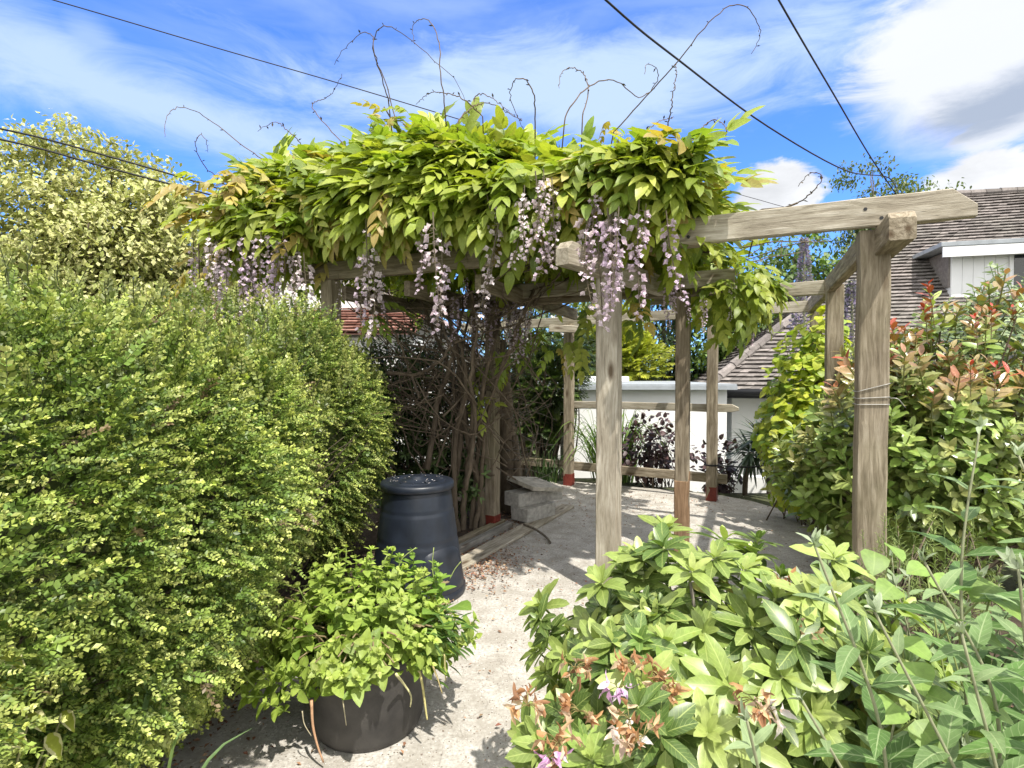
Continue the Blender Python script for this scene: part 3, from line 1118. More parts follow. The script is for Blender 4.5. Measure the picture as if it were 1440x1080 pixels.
def build_blocks():
    ang = math.radians(47)
    ax = np.array((math.cos(ang), math.sin(ang), 0)); ay = np.array((-ax[1], ax[0], 0))
    rs = np.random.RandomState(9)

    def block(name, c, size, yaw, label, cat, mat, tilt=(0, 0), bev=.008):
        M = (Matrix.Rotation(yaw, 3, 'Z') @ Matrix.Rotation(tilt[0], 3, 'X') @ Matrix.Rotation(tilt[1], 3, 'Y'))
        mb = MB()
        t = box_t(*size, bev=bev)
        lum = Lump(int(abs(c[0]) * 100) + 3, .006, (15, 60), 24)
        # finer grid so that the worn arrises show
        V = t.V
        t.V = (V + nrm(V) * lum(V)[:, None]) @ np.array(M).T + np.asarray(c)
        mb.add(t)
        o = mb.build(name, mat, origin=tuple(c), smooth=False)
        tag(o, label, cat)
        return o
    c0 = np.array((.235, 5.86, .036))
    block('concrete_block', c0 + (0, 0, .07), (.46, .235, .14), ang, 'lower grey concrete block resting on the pale plank', 'block', M_BLOCK)
    block('concrete_block', c0 + (-.075, .045, .215), (.44, .225, .145), ang - .10, 'upper grey concrete block under the tilted slab', 'block', M_BLOCK)
    block('concrete_block', c0 + (.16, .24, .20), (.30, .20, .12), ang - .2, 'small concrete block tucked behind the stack, under the slab edge', 'block', M_BLOCK)
    block('paving_slab', c0 + (.015, .09, .345), (.46, .44, .045), ang - .12, 'lichened square paving slab lying tilted on the concrete blocks', 'slab', M_SLAB, (math.radians(7), math.radians(9)), .006)
    # planks on the ground
    def plank(a, b, h, t, lab, mat, seed):
        a, b = np.asarray(a, float), np.asarray(b, float)
        o = beam('wooden_plank', a, b, h, t, None, mat, seed=seed)
        tag(o, lab, 'plank')
    plank((-.50, 4.30, .019), (.66, 6.42, .019), .034, .17, 'wide pale plank lying flat under the concrete blocks', M_WOOD_PALE, 61)
    plank((-.60, 4.52, .036), (-.03, 5.55, .036), .066, .075, 'grey rounded timber lying between the two other planks', M_WOOD_GREY, 62)
    plank((-.72, 4.62, .03), (-.10, 5.72, .03), .05, .07, 'narrow weathered batten at the foot of the red based left post', M_WOOD, 63)
    mb = MB()
    mb.add(tube_t(spline([(.12, 5.52, .05), (.22, 5.38, .047), (.32, 5.2, .025), (.36, 5.03, .014)], 16), .011, 6), (.5, .4, .3))
    tag(mb.build('stick', M_BARK_GREY, origin=(.2, 5.3, .02)), 'thin bent twig leaning off the pale plank onto the concrete', 'stick')


build_blocks()

# ------------------------------------------------------------------ houses


def roof_courses(mb, A, B, C, D, n, seed, lift=0.055, tile=0.22):
    """tiles on the quad A-B (eave), D-C (ridge): every course a row of slightly uneven tiles"""
    rs = np.random.RandomState(seed)
    A, B, C, D = [np.asarray(v, float) for v in (A, B, C, D)]
    nr = nrm(np.cross(B - A, D - A))
    if nr[2] < 0:
        nr = -nr
    for k in range(n):
        t0, t1 = k / n, min(1.0, (k + 1.15) / n)
        L0, R0 = A + (D - A) * t0, B + (C - B) * t0
        L1, R1 = A + (D - A) * t1, B + (C - B) * t1
        wid = max(np.linalg.norm(R0 - L0), .05)
        m = max(1, int(wid / tile))
        ph = rs.rand() * .5
        e = np.clip((np.arange(m + 2) - ph) / m, 0, 1)
        e = e[np.concatenate([[True], np.diff(e) > 1e-6])]
        for i in range(len(e) - 1):
            j0, j1 = e[i], e[i + 1] - .02 / m
            h = lift + rs.normal() * .006
            dz = rs.normal() * .012
            a = L0 + (R0 - L0) * j0 + nr * h + (L0 - L1) * dz
            b = L0 + (R0 - L0) * j1 + nr * (h + rs.normal() * .005) + (L0 - L1) * dz
            c = L1 + (R1 - L1) * j1 + nr * .006
            d = L1 + (R1 - L1) * j0 + nr * .006
            a2, b2 = a - nr * .022, b - nr * .022
            g = rs.rand()
            mb.add(faces_t([a, b, c, d, a2, b2], [(0, 1, 2, 3), (4, 5, 1, 0)]), (g, g, g))


def build_tiled_house():
    c = np.array((4.2, 11.0, 0.0)); yaw = math.radians(-15)
    R = rotz(yaw)
    W = lambda x, y, z: R @ np.array((x, y, z), float) + c
    root = thing('tiled_house', 'white rendered house with steep brown tiled roof and dormer on the right', 'house', W(6, 4, -1.02))
    ez, rz, rd, rx = 1.45, 6.0, 4.2, 5.6
    Lx, D = 15.0, 8.4
    mb = MB()
    mb.add(box_t(Lx - .3, D - .3, 2.5, R, W(Lx / 2 + .15, D / 2 + .15, .19)))
    wall = mb.build('wall', M_WHITE, root, smooth=False)
    mb = MB()
    # sheet beneath the tiles, then the courses
    o = .0
    e0, e1, e2, e3 = W(-.25, -.25, ez - .2), W(Lx, -.25, ez - .2), W(Lx, D + .25, ez - .2), W(-.25, D + .25, ez - .2)
    k0, k1 = W(rx, rd, rz - .03), W(Lx, rd, rz - .03)
    mb.add(poly_t([e0, e1, e2, e3, k0, k1], [(0, 1, 5, 4), (2, 3, 4, 5), (3, 0, 4), (1, 2, 5)]), (.3, .3, .3))
    roof_courses(mb, W(-.28, -.28, ez - .19), W(Lx, -.28, ez - .19), W(Lx, rd, rz), W(rx, rd, rz), 56, 1, tile=.17)
    roof_courses(mb, W(-.28, D + .28, ez - .19), W(-.28, -.28, ez - .19), W(rx, rd, rz), W(rx, rd + .01, rz), 56, 2, tile=.17)
    # hip and ridge tiles
    rs = np.random.RandomState(5)
    for a, b, n in ((W(-.25, -.25, ez - .15), W(rx, rd, rz + .03), 22), (W(rx, rd, rz + .03), W(Lx, rd, rz + .03), 30)):
        for i in range(n):
            p = a + (b - a) * (i / n); q = a + (b - a) * ((i + 1.08) / n)
            g = rs.rand()
            up = np.array((0, 0, rs.normal() * .015))
            mb.add(tube_t([p + up, q + up], [.11, .095], 8), (g, g, g))
    roof = mb.build('roof', M_TILE, root, smooth=False)
    mb = MB()
    mb.add(tube_t([W(-.36, -.38, ez - .22), W(Lx, -.38, ez - .22)], .065, 8))
    mb.add(tube_t([W(-.38, D, ez - .22), W(-.38, -.38, ez - .22)], .065, 8))
    mb.add(box_t(Lx, .03, .14, R, W(Lx / 2 - .2, -.27, ez - .27)))
    mb.build('gutter', M_BLACKP, root)
    # small side window, just visible past the golden vine
    mb = MB()
    mb.add(box_t(.62, .04, .8, R, W(1.75, -.012, .55)))
    fr = mb.build('window', M_WHITEP, root, smooth=False)
    mb = MB(); mb.add(box_t(.52, .03, .7, R, W(1.75, -.028, .55)))
    mb.build('pane', M_GLASS, root, smooth=False).parent = fr
    # dormer
    x0, x1, y0, z0, z1 = 4.66, 8.2, 1.5, 3.0, 4.16
    mb = MB()
    V = [W(x0, y0, z0), W(x1, y0, z0), W(x1, y0, z1), W(x0, y0, z1), W(x0, y0 + 1.15, z1), W(x1, y0 + 1.15, z1)]
    mb.add(poly_t(V, [(0, 1, 2, 3), (0, 3, 4), (1, 5, 2), (3, 2, 5, 4)]))
    dm = mb.build('dormer', M_WHITEP, root, smooth=False)
    def sub(name, t, mat):
        m = MB(); m.add(t)
        m.build(name, mat, root, smooth=False).parent = dm
    sub('dormer_roof', box_t(x1 - x0 + .5, 1.7, .09, R, W((x0 + x1) / 2 - .05, y0 + .55, z1 + .06), .01), M_LEAD)
    sub('fascia', box_t(x1 - x0 + .44, .035, .20, R, W((x0 + x1) / 2 - .05, y0 - .285, z1 - .10)), M_WHITEP)
    sub('cheek', box_t(.03, 1.1, .75, R, W(x0 - .02, y0 + .56, z1 - .39)), M_TILE)
    sub('window', box_t(1.9, .05, .95, R, W(x0 + 1.95, y0 - .012, z0 + .58)), M_WHITEP)
    for k in range(3):
        sub('pane', box_t(.54, .03, .80, R, W(x0 + 1.34 + k * .61, y0 - .036, z0 + .58)), M_GLASS)
    for k in range(5):
        sub('board', box_t(.185, .02, 1.0, R, W(x0 + .1 + k * .19, y0 - .011, z0 + .56), .004), M_WHITEP)
    return root


build_tiled_house()


def build_garage():
    root = thing('garage', 'low white flat roofed garage behind the pergola rails', 'garage', (2.0, 12.0, -1.02))
    mb = MB()
    mb.add(box_t(4.0, 3.6, 2.35, None, (2.0, 11.85, .155)))
    mb.build('wall', M_WHITE, root, smooth=False)
    mb = MB()
    mb.add(box_t(4.25, 3.9, .07, None, (2.0, 11.85, 1.372), .01))
    mb.add(box_t(4.25, .03, .07, None, (2.0, 9.895, 1.335)))
    mb.build('roof', M_LEAD, root, smooth=False)
    mb = MB()
    mb.add(box_t(1.3, .9, .12, None, (1.9, 12.2, 1.47), .02))
    mb.build('rooflight', M_WHITEP, root, smooth=False)
    # low white garden wall catching the sun beyond the terrace edge
    mb = MB()
    mb.add(box_t(2.2, .18, .95, rotz(-.12), (4.35, 8.75, -.55), .01))
    tag(mb.build('garden_wall', M_WHITE, origin=(4.35, 8.75, -1.02), smooth=False), 'low white garden wall below the terrace, beside the spiky plant', 'wall')


build_garage()


def build_left_house():
    root = thing('red_roof_house', 'white house with red clay tiled roof, mostly hidden behind the wisteria', 'house', (-4.6, 14, -1.02))
    ax_, az, half, ez = -4.75, 5.45, 3.9, 2.0
    y0, y1 = 11.5, 20.0
    mb = MB()
    V = [(ax_ - half, y0, -1.02), (ax_ + half, y0, -1.02), (ax_ + half, y0, ez), (ax_, y0, az - .12), (ax_ - half, y0, ez)]
    V += [(x, y1, z) for x, y, z in V]
    mb.add(poly_t(V, [(0, 1, 2, 3, 4), (5, 9, 8, 7, 6), (0, 5, 6, 1), (1, 6, 7, 2), (0, 4, 9, 5)]))
    mb.build('wall', M_WHITE, root, smooth=False)
    mb = MB()
    for s, sd in ((-1, 1), (1, 2)):
        x1 = ax_ + s * (half + .35)
        zz = ez - .32
        A, B = (x1, y0 - .3, zz), (x1, y1, zz)
        C, D = (ax_, y1, az), (ax_, y0 - .3, az)
        mb.add(poly_t([np.array(p) - (0, 0, .03) for p in (A, B, C, D)], [(0, 1, 2, 3)]), (.3, .3, .3))
        roof_courses(mb, A, B, C, D, 24, sd, tile=.3)
    mb.build('roof', M_TILER, root, smooth=False)
    for s in (-1, 1):
        beam('bargeboard', (ax_ + s * .02, y0 - .34, az + .0), (ax_ + s * (half + .38), y0 - .34, ez - .36), .22, .06, root, M_WOOD_DARK, seed=70 + s)
    # tiled porch at the front
    mb = MB()
    A, B, C, D = (-4.3, 9.7, 2.33), (-1.75, 9.7, 2.33), (-1.75, 11.48, 2.98), (-4.3, 11.48, 2.98)
    mb.add(poly_t([np.array(p) - (0, 0, .03) for p in (A, B, C, D)], [(0, 1, 2, 3)]), (.3, .3, .3))
    roof_courses(mb, A, B, C, D, 9, 8, tile=.28)
    porch = mb.build('porch_roof', M_TILER, root, smooth=False)
    mb = MB()
    mb.add(box_t(2.4, 1.55, 3.25, None, (-3.0, 10.66, .63)))
    mb.build('porch', M_WHITE, root, smooth=False)


build_left_house()


def build_back_fence():
    """old grey upright boards in the shade at the back left"""
    root = thing('board_fence', 'old silvered upright boards in the shade behind the back rail', 'fence', (.2, 8.6, -.3))
    rs = np.random.RandomState(8)
    for k in range(9):
        x = -.75 + k * .20
        h = .95 + rs.normal() * .07
        beam('board', (x, 8.62 + rs.normal() * .015, -.9), (x + rs.normal() * .015, 8.62, h), .165, .022, root, M_WOOD_GREY if k not in (2, 6) else M_WOOD_DARK, up=(1, 0, 0), seed=80 + k)
    beam('rail', (-.9, 8.66, .55), (1.0, 8.66, .52), .09, .04, root, M_WOOD_DARK, seed=99)


build_back_fence()


def build_cables():
    def cable(name, pts, r, label, n=40):
        mb = MB()
        mb.add(tube_t(spline(pts, n), r, 6))
        o = mb.build(name, M_CABLE, origin=tuple(pts[0]))
        tag(o, label, 'cable', 'overhead cables')
    cable('overhead_cable', [px(-260, -95, 9), px(75, 0, 9.6), px(300, 66, 10.4), px(480, 118, 11.2), px(660, 172, 12.2), px(800, 214, 13)], .010, 'thin overhead cable crossing the open sky left of the wisteria shoots')
    cable('overhead_cable', [px(-250, 140, 6.3), px(0, 181, 6.5), px(160, 222, 6.8), px(330, 272, 7.3), px(450, 310, 7.8)], .012, 'upper of the two dark cables passing in front of the variegated tree')
    cable('overhead_cable', [px(-250, 155, 6.3), px(0, 196, 6.5), px(160, 238, 6.8), px(330, 283, 7.3), px(450, 316, 7.8)], .012, 'lower of the two dark cables passing in front of the variegated tree')
    cable('overhead_cable', [px(600, -240, 6.0), px(852, 0, 7.0), px(955, 85, 8.3), px(1080, 178, 10.3), px(1190, 240, 12.8), px(1250, 250, 14.6), px(1268, 282, 13.8)], .015, 'sagging twisted cable from the top middle down to the tiled ridge')
    cable('overhead_cable', [px(985, -200, 6.5), px(1095, 0, 8), px(1172, 132, 10.2), px(1225, 222, 12.4), px(1268, 284, 13.8)], .015, 'steep straight cable at the upper right ending at the tiled ridge')
    cable('overhead_cable', [px(1000, 262, 14), px(1060, 279, 14), px(1130, 297, 14), px(1240, 312, 13.6)], .007, 'faint thin cable low against the white cloud above the right beam')


build_cables()

# ------------------------------------------------------------------ hedge

HL = Lump(21, .16, (1.2, 4.0), 18)
HL2 = Lump(22, .07, (6, 14), 20)


def hedge_surface(y, s):
    """y along the hedge, s from 0 (ground, front face) over the top to 1 (back of the top)"""
    y = np.asarray(y, float); s = np.asarray(s, float)
    h = 1.84 + .17 * sstep(1.6, 3.2, y) + .05 * np.sin(y * 1.7 + .5) - .06 * sstep(3.0, 5.2, y) + .06 * np.sin(y * 4.1)
    bul = .50 - .10 * sstep(0.2, 2.0, 2.0 - y)
    kx = [0.0, .18, .36, .50, .62, .74, 1.0]
    fx = np.interp(s, kx, [-.18, .28, .80, 1.0, .76, .24, -2.0])
    kz = [0.06, .20, .42, .64, .82, .95, .99]
    fz = np.interp(s, kx, kz)
    x = -1.50 + bul * fx
    z = h * fz
    end = np.sqrt(np.clip(1 - ((np.clip(y, 4.3, 5.4) - 4.3) / 1.0) ** 2, 0, 1))
    x = -3.0 + (x + 3.0) * (.35 + .65 * end)
    return np.stack([x, y, z], -1)


def hedge_frame(rs, n, y0=0.35, y1=5.28):
    y = y0 + (y1 - y0) * rs.rand(n) ** 1.6
    s = np.clip(rs.rand(n) ** .95, 0, 1)
    s = np.where(rs.rand(n) < .83, s * .78, s)
    e = 1e-2
    P = hedge_surface(y, s)
    du = hedge_surface(y + e, s) - hedge_surface(y - e, s)
    dv = hedge_surface(y, np.clip(s + e, 0, 1)) - hedge_surface(y, np.clip(s - e, 0, 1))
    N = nrm(np.cross(du, dv))
    N = np.where(N[:, :1] * 1.0 + N[:, 2:] * .5 < 0, -N, N)
    P = P + N * (HL(P) + HL2(P))[:, None]
    return P, N


def build_hedge():
    rs = np.random.RandomState(31)
    root = thing('hedge', 'tall clipped hedge of tiny yellow green leaves along the left side', 'hedge', (-2.0, 2.8, 0))
    # sprays: a stem with two ranks of tiny leaves
    sprays = []
    lf = small_leaf(.62, .2)
    for v in range(6):
        r2 = np.random.RandomState(100 + v)
        parts = []
        n = 11
        pts = spline([(0, 0, 0), (r2.normal() * .04, .5, .06), (r2.normal() * .06, .98, -.04 - .05 * r2.rand())], 14)
        parts.append(tube_t(pts[::3], .008, 3, k=.35, cap=False))
        for i in range(n):
            t = .12 + .86 * i / (n - 1)
            p = np.array([np.interp(t, np.linspace(0, 1, len(pts)), pts[:, c]) for c in range(3)])
            ph = (i % 2) * .7 - .35 + r2.normal() * .25
            for sd in (-1, 1):
                sc = (.170 - .062 * t) * r2.uniform(.75, 1.25)
                d = (sd * (1.0 - .3 * t) * math.cos(ph), .60 + .3 * t, sd * math.sin(ph) + .20 + r2.normal() * .18)
                parts.append(place_t(lf, p, d, (r2.normal() * .5, r2.normal() * .5, 1), sc, w=np.clip((t - .45) * 1.7, 0, 1), k=r2.uniform(.8, 1.2)))
        for q in range(5):
            parts.append(place_t(lf, pts[-1], (r2.normal() * .9, 1, r2.normal() * .8), (r2.normal() * .4, .2, 1), .08, w=1.0, k=1.1))
        sprays.append(join_t(parts))
    mb = MB()
    N = 21000
    P, Nn = hedge_frame(rs, N)
    # nearer part needs finer filling
    depth = rs.rand(N) ** 1.5 * .22
    P = P - Nn * depth[:, None]
    top = sstep(1.3, 2.0, P[:, 2])
    d = nrm(Nn * 0.95 + np.c_[rs.normal(size=N) * .50, rs.normal(size=N) * .60, rs.normal(size=N) * .30 + .10 + .25 * top])
    up = nrm(Nn * .35 + np.c_[.25 + rs.normal(size=N) * .45, -.3 + rs.normal(size=N) * .45, np.ones(N)])
    size = rs.uniform(.085, .165, N) * (.78 + .22 * sstep(.8, 2.6, P[:, 1]))
    patch = Lump(41, .5, (1.5, 5), 16)(P)
    old = pal(rs, N, [(.13, .205, .038), (.185, .265, .05), (.085, .145, .03)], .2)
    young = pal(rs, N, [(.46, .50, .125), (.36, .43, .095), (.54, .56, .19), (.26, .34, .075)], .18)
    young = young * (1 + .40 * np.clip(patch, -1, 1))[:, None]
    dead = rs.rand(N) < .012
    old[dead] = (.16, .12, .07); young[dead] = (.24, .18, .10)
    wv = rs.randint(0, 6, N)
    for v in range(6):
        i = wv == v
        mb.scatter(sprays[v], P[i], d[i], up[i], size[i], old[i], young[i])
    # upright whippy shoots on the top
    n = 420
    y = rs.uniform(.6, 5.0, n)
    s = rs.uniform(.58, .96, n)
    Pt = hedge_surface(y, s); Pt[:, 2] += HL(Pt)
    dd = nrm(np.c_[rs.normal(size=(n, 2)) * .16, np.ones(n)])
    mb.scatter(sprays[1], Pt, dd, rnd_dirs(rs, n), rs.uniform(.10, .22, n), pal(rs, n, [(.10, .14, .03), (.16, .20, .05)], .2), pal(rs, n, [(.38, .40, .12), (.30, .32, .10)], .2))
    mb.build('foliage', L_HEDGE, root)
    # twiggy interior
    mt = MB()
    for i in range(420):
        y = rs.uniform(.5, 5.0)
        a = np.array((-2.05 + rs.normal() * .16, y + rs.normal() * .1, 0.0))
        b = hedge_surface(np.array(y + rs.normal() * .3), np.array(rs.uniform(.05, .8)))
        b = a + (b - a) * rs.uniform(.8, 1.0)
        m = (a + b) / 2 + rs.normal(size=3) * .1 + np.array((0, 0, .12))
        mt.add(tube_t(spline([a, m, b], 6), np.linspace(.009, .002, len(spline([a, m, b], 6))), 4, cap=False))
    mt.build('twigs', M_BARK, root)
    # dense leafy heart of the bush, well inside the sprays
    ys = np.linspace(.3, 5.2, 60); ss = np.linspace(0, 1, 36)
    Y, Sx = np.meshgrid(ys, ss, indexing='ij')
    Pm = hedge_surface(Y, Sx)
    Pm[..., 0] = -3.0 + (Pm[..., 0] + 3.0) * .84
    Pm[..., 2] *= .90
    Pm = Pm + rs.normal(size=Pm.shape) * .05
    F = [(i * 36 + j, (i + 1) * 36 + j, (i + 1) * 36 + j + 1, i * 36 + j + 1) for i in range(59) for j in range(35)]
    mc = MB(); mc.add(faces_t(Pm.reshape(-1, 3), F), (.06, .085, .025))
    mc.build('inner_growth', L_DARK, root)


build_hedge()

# ------------------------------------------------------------------ wisteria

WL = Lump(51, .13, (2.0, 5.5), 18)


def wist_P(a, b, z):
    a = np.asarray(a, float); b = np.asarray(b, float); z = np.asarray(z, float)
    return P_FRONT[None] * np.array((1, 1, 0)) + U[None] * a[:, None] + Vd[None] * b[:, None] + np.stack([0 * z, 0 * z, z], -1)


TOP_A = [-3.95, -3.75, -3.5, -3.3, -2.7, -2.0, -1.3, -.7, -.2, .3, .7, .92, 1.05]
TOP_Z = [2.85, 3.32, 3.68, 3.74, 3.72, 3.66, 3.48, 3.28, 3.14, 2.96, 2.86, 2.78, 2.70]


def pinnate(seed, pairs=6, droop=.35):
    r = np.random.RandomState(seed)
    lf = leaf_t(.46, (.14, .38, .66, .86), .74, .75, .18, .34, .01)
    pts = spline([(0, 0, 0), (0, .5, .03), (r.normal() * .05, 1.0, -droop)], 12)
    parts = [tube_t(pts[::3], .011, 3, k=.9, cap=False)]
    for i in range(pairs):
        t = .26 + .66 * i / (pairs - 1)
        p = np.array([np.interp(t, np.linspace(0, 1, len(pts)), pts[:, c]) for c in range(3)])
        for sd in (-1, 1):
            sc = .46 * (1 - .30 * abs(t - .5) * 1.3) * r.uniform(.82, 1.12)
            d = (sd * (.95 - .35 * t), .45 + .45 * t, -.15 - .45 * droop + r.normal() * .2)
            parts.append(place_t(lf, p, d, (sd * -.05 + r.normal() * .15, r.normal() * .15, 1), sc, w=.15 * r.rand() + .5 * t * r.rand(), k=r.uniform(.88, 1.12)))
    parts.append(place_t(lf, pts[-1], (0, 1, -droop), (r.normal() * .1, .2, 1), .40, w=.3, k=1.0))
    return join_t(parts)


def raceme_t(seed, full=0.5):
    """hanging strand: a stalk with side stalklets and pea-flower remnants, top at the origin, length 1"""
    r = np.random.RandomState(seed)
    pts = spline([(0, 0, 0), (r.normal() * .03, r.normal() * .03, -.5), (r.normal() * .05, r.normal() * .05, -1)], 12)
    parts = [tube_t(pts[::2], np.linspace(.010, .005, len(pts[::2])), 4, k=.55, w=0, cap=False)]
    pet = faces_t([(0, 0, 0), (-.5, .5, .25), (0, .62, 0), (.5, .5, .25), (0, 1.0, .22)], [(0, 2, 1), (0, 3, 2), (1, 2, 4), (2, 3, 4)])
    n = 46
    for i in range(n):
        t = .10 + .90 * i / n + r.rand() * .01
        p = np.array([np.interp(t, np.linspace(0, 1, len(pts)), pts[:, c]) for c in range(3)])
        a = r.rand() * 6.28
        ln = (.066 - .030 * t) * r.uniform(.7, 1.2)
        d = np.array((math.cos(a), math.sin(a), -.25 + r.normal() * .25))
        d /= np.linalg.norm(d)
        e = p + d * ln
        parts.append(tube_t([p, e], .003, 3, k=.9, cap=False))
        if r.rand() < full + .25 * t:
            sz = (.082 - .026 * t) * r.uniform(.75, 1.25)
            parts.append(place_t(pet, e, d + np.array((0, 0, -.9)), (math.cos(a), math.sin(a), .5), sz, w=r.uniform(.75, 1.0), k=r.uniform(.85, 1.12)))
            parts.append(place_t(pet, e, d + np.array((0, 0, -.6)), (math.sin(a), -math.cos(a), .3), sz * .8, w=r.uniform(.6, 1.0), k=r.uniform(.8, 1.05)))
    return join_t(parts)


def build_wisteria():
    rs = np.random.RandomState(61)
    root = thing('wisteria', 'sprawling wisteria with lime green leaves and fading lilac flowers over the pergola', 'wisteria', (-.55, 5.55, 0))
    tpl = [pinnate(200 + i, 4 + i % 3, (.40, .62, .75, .5, .68)[i % 5]) for i in range(5)]
    mb = MB()

    def leaves(P, out, n_up, size, bronze=.12, dark=0.0, hang=.20):
        n = len(P)
        d = nrm(out + rnd_dirs(rs, n) * .55 + np.array((0, 0, -hang)))
        up = nrm(out * .5 + np.array((0.1, -.35, .9)) * n_up + rnd_dirs(rs, n) * .4)
        ca = pal(rs, n, [(.23, .315, .045), (.30, .37, .06), (.16, .245, .04), (.36, .41, .085)], .14)
        br = rs.rand(n) < bronze
        cb = ca * np.array((1.25, 1.1, 1.1))
        ca[br] = pal(rs, int(br.sum()), [(.42, .36, .11), (.38, .30, .10), (.44, .40, .14)], .12)
        cb[br] = ca[br] * np.array((1.15, .95, .95))
        w = rs.randint(0, 5, n)
        for v in range(5):
            i = w == v
            mb.scatter(tpl[v], P[i], d[i], up[i], size[i], ca[i], cb[i])

    # the main mound: outer shell
    N = 2500
    a = rs.uniform(-3.6, .58, N)
    th = np.where(rs.rand(N) < .60, rs.uniform(-.02, .70, N), rs.uniform(.45, 1.05, N)) * math.pi / 2 * 1.25
    top = np.interp(a, TOP_A, TOP_Z)
    zb = 3.02 + .08 * np.sin(a * 2.3) + .07 * np.sin(a * 5.1 + 1)
    zb = zb - .10 * sstep(-3.2, -4.2, a)
    endf = np.clip(np.minimum((a + 4.15) / .7, (1.30 - a) / .5), .25, 1)
    rb = 1.05 * endf
    b = .80 - rb * np.cos(th)
    z = zb + (top - zb) * np.sin(th)
    out = -Vd[None] * np.cos(th)[:, None] + np.array((0, 0, 1.0))[None] * np.sin(th)[:, None]
    out = out + U[None] * (sstep(.2, 1.0, a) * .7 - sstep(-3.5, -4.2, a) * .5)[:, None]
    P = wist_P(a, b, z)
    P = P + nrm(out) * (WL(P) - rs.rand(N) ** 2 * .25 - .10)[:, None]
    out[:, 2] *= .45
    leaves(P, nrm(out), 1.0, rs.uniform(.28, .44, N), .06 + .2 * sstep(-2.4, -4.2, a.mean()))
    # bronze new growth on the left shoulder
    N = 110
    a = rs.uniform(-3.9, -2.6, N); b = rs.uniform(-.45, .2, N)
    P = wist_P(a, b, 2.75 + rs.rand(N) * .65)
    leaves(P, nrm(np.c_[-.3 + 0 * a, -1 + 0 * a, .2 + 0 * a]), 1.0, rs.uniform(.22, .34, N), .45)
    # fill within and across the roof of the pergola
    N = 900
    a = rs.uniform(-3.7, .6, N); top = np.interp(a, TOP_A, TOP_Z)
    P = wist_P(a, rs.uniform(.0, 2.5, N), 2.72 + (top - 2.90) * rs.rand(N))
    leaves(P, rnd_dirs(rs, N) * np.array((1, 1, .4)), 1.0, rs.uniform(.26, .38, N), .04)
    # skirt of hanging leaves in front of the beam
    N = 50
    a = rs.uniform(-3.8, .6, N)
    P = wist_P(a, rs.uniform(-.36, -.16, N), 2.88 + rs.rand(N) * .20)
    leaves(P, nrm(np.tile(-Vd + U * .1 + np.array((0, 0, -.5)), (N, 1))), .5, rs.uniform(.26, .36, N), .14, hang=.35)
    # clump at the head of the middle post and its hanging tail to the right
    N = 70
    c = P_MID + U * .42 + Vd * .05 + (0, 0, 2.34)
    e = rnd_dirs(rs, N)
    P = c + e * np.array((.24, .22, .18)) * (rs.rand(N, 1) ** .4)
    leaves(P, nrm(e + U * .5), 1.0, rs.uniform(.22, .32, N), .08, hang=.4)
    # far left trailing leaves over the hedge
    N = 34
    P = wist_P(rs.uniform(-4.35, -3.6, N), rs.uniform(-.3, .3, N), 2.35 + rs.rand(N) * .45)
    leaves(P, nrm(np.tile(-U * .7 - Vd * .6, (N, 1))), 1.0, rs.uniform(.2, .3, N), .25)
    # few leaves inside
    for (x, y, Y, n_) in ((790, 475, 5.2, 5), (740, 470, 5.4, 5), (700, 500, 5.5, 4), (660, 560, 5.5, 4), (900, 420, 4.6, 6), (820, 440, 5.0, 4), (530, 440, 5.1, 5)):
        P = px(x, y, Y) + rs.normal(size=(n_, 3)) * .08
        leaves(P, nrm(rs.normal(size=(n_, 3)) + np.array((.3, -.4, 0))), 1.0, rs.uniform(.18, .28, n_), .1, hang=.6)
    # the sprig on top
    for x, y in ((540, 150), (560, 160), (525, 165), (575, 150), (515, 190), (860, 165), (870, 180), (905, 180)):
        P = px(x, y + 12, 4.75)[None] + rs.normal(size=(2, 3)) * .03
        leaves(P, nrm(rs.normal(size=(2, 3)) + np.array((0, 0, .7))), 1.0, rs.uniform(.14, .22, 2), .6)
    mb.build('foliage', L_WIST, root)

    # trunks and stems, twisting up from the ground
    mt = MB()
    base = np.array((-.42, 5.50, -.05))
    def stem(pts, r0, r1, n=22, wob=.012):
        q = spline(pts, n)
        q = q + rs.normal(size=q.shape) * wob * np.linspace(.3, 1, len(q))[:, None]
        g = rs.uniform(.7, 1.2)
        mt.add(tube_t(q, np.linspace(r0, r1, len(q)), 8), (g, g, g))
    for k in range(5):
        o = rs.normal(size=3) * np.array((.07, .07, 0))
        stem([base + o, base + o + (.03 * k - .05, .05, .45), base + (-.10 + .06 * k, .1 * rs.normal(), 1.0), base + (-.25 + .14 * k, .12 * rs.normal(), 1.7), base + (-.55 + .3 * k, .3 * rs.normal(), 2.45)], .042 - .004 * k, .016, 30)
    for (xs, ys, Y, r) in (([640, 640, 655, 640, 600], [730, 620, 540, 470, 400], 5.3, .028), ([600, 618, 632, 645, 660], [660, 560, 520, 460, 395], 5.35, .030),
                           ([655, 668, 662, 672, 650], [690, 600, 520, 450, 390], 5.15, .022), ([688, 672, 650, 660, 690], [680, 590, 520, 450, 400], 5.6, .020),
                           ([545, 590, 620, 640], [525, 525, 505, 470], 5.2, .022), ([590, 575, 560, 540, 520], [560, 520, 480, 440, 405], 5.2, .014)):
        stem([px(x, y, Y + .1 * math.sin(i * 2.1)) for i, (x, y) in enumerate(zip(xs, ys))], r, r * .5, 26)
    for k in range(170):
        a0 = base + (rs.normal() * .35, rs.normal() * .25, rs.uniform(.5, 2.0))
        a1 = np.array((rs.uniform(-1.75, .35), rs.uniform(4.9, 6.2), rs.uniform(1.2, 2.5)))
        m = (a0 + a1) / 2 + rs.normal(size=3) * np.array((.25, .15, .22))
        r = rs.uniform(.003, .010)
        stem([a0, m, a1], r, r * .6, 10, .015)
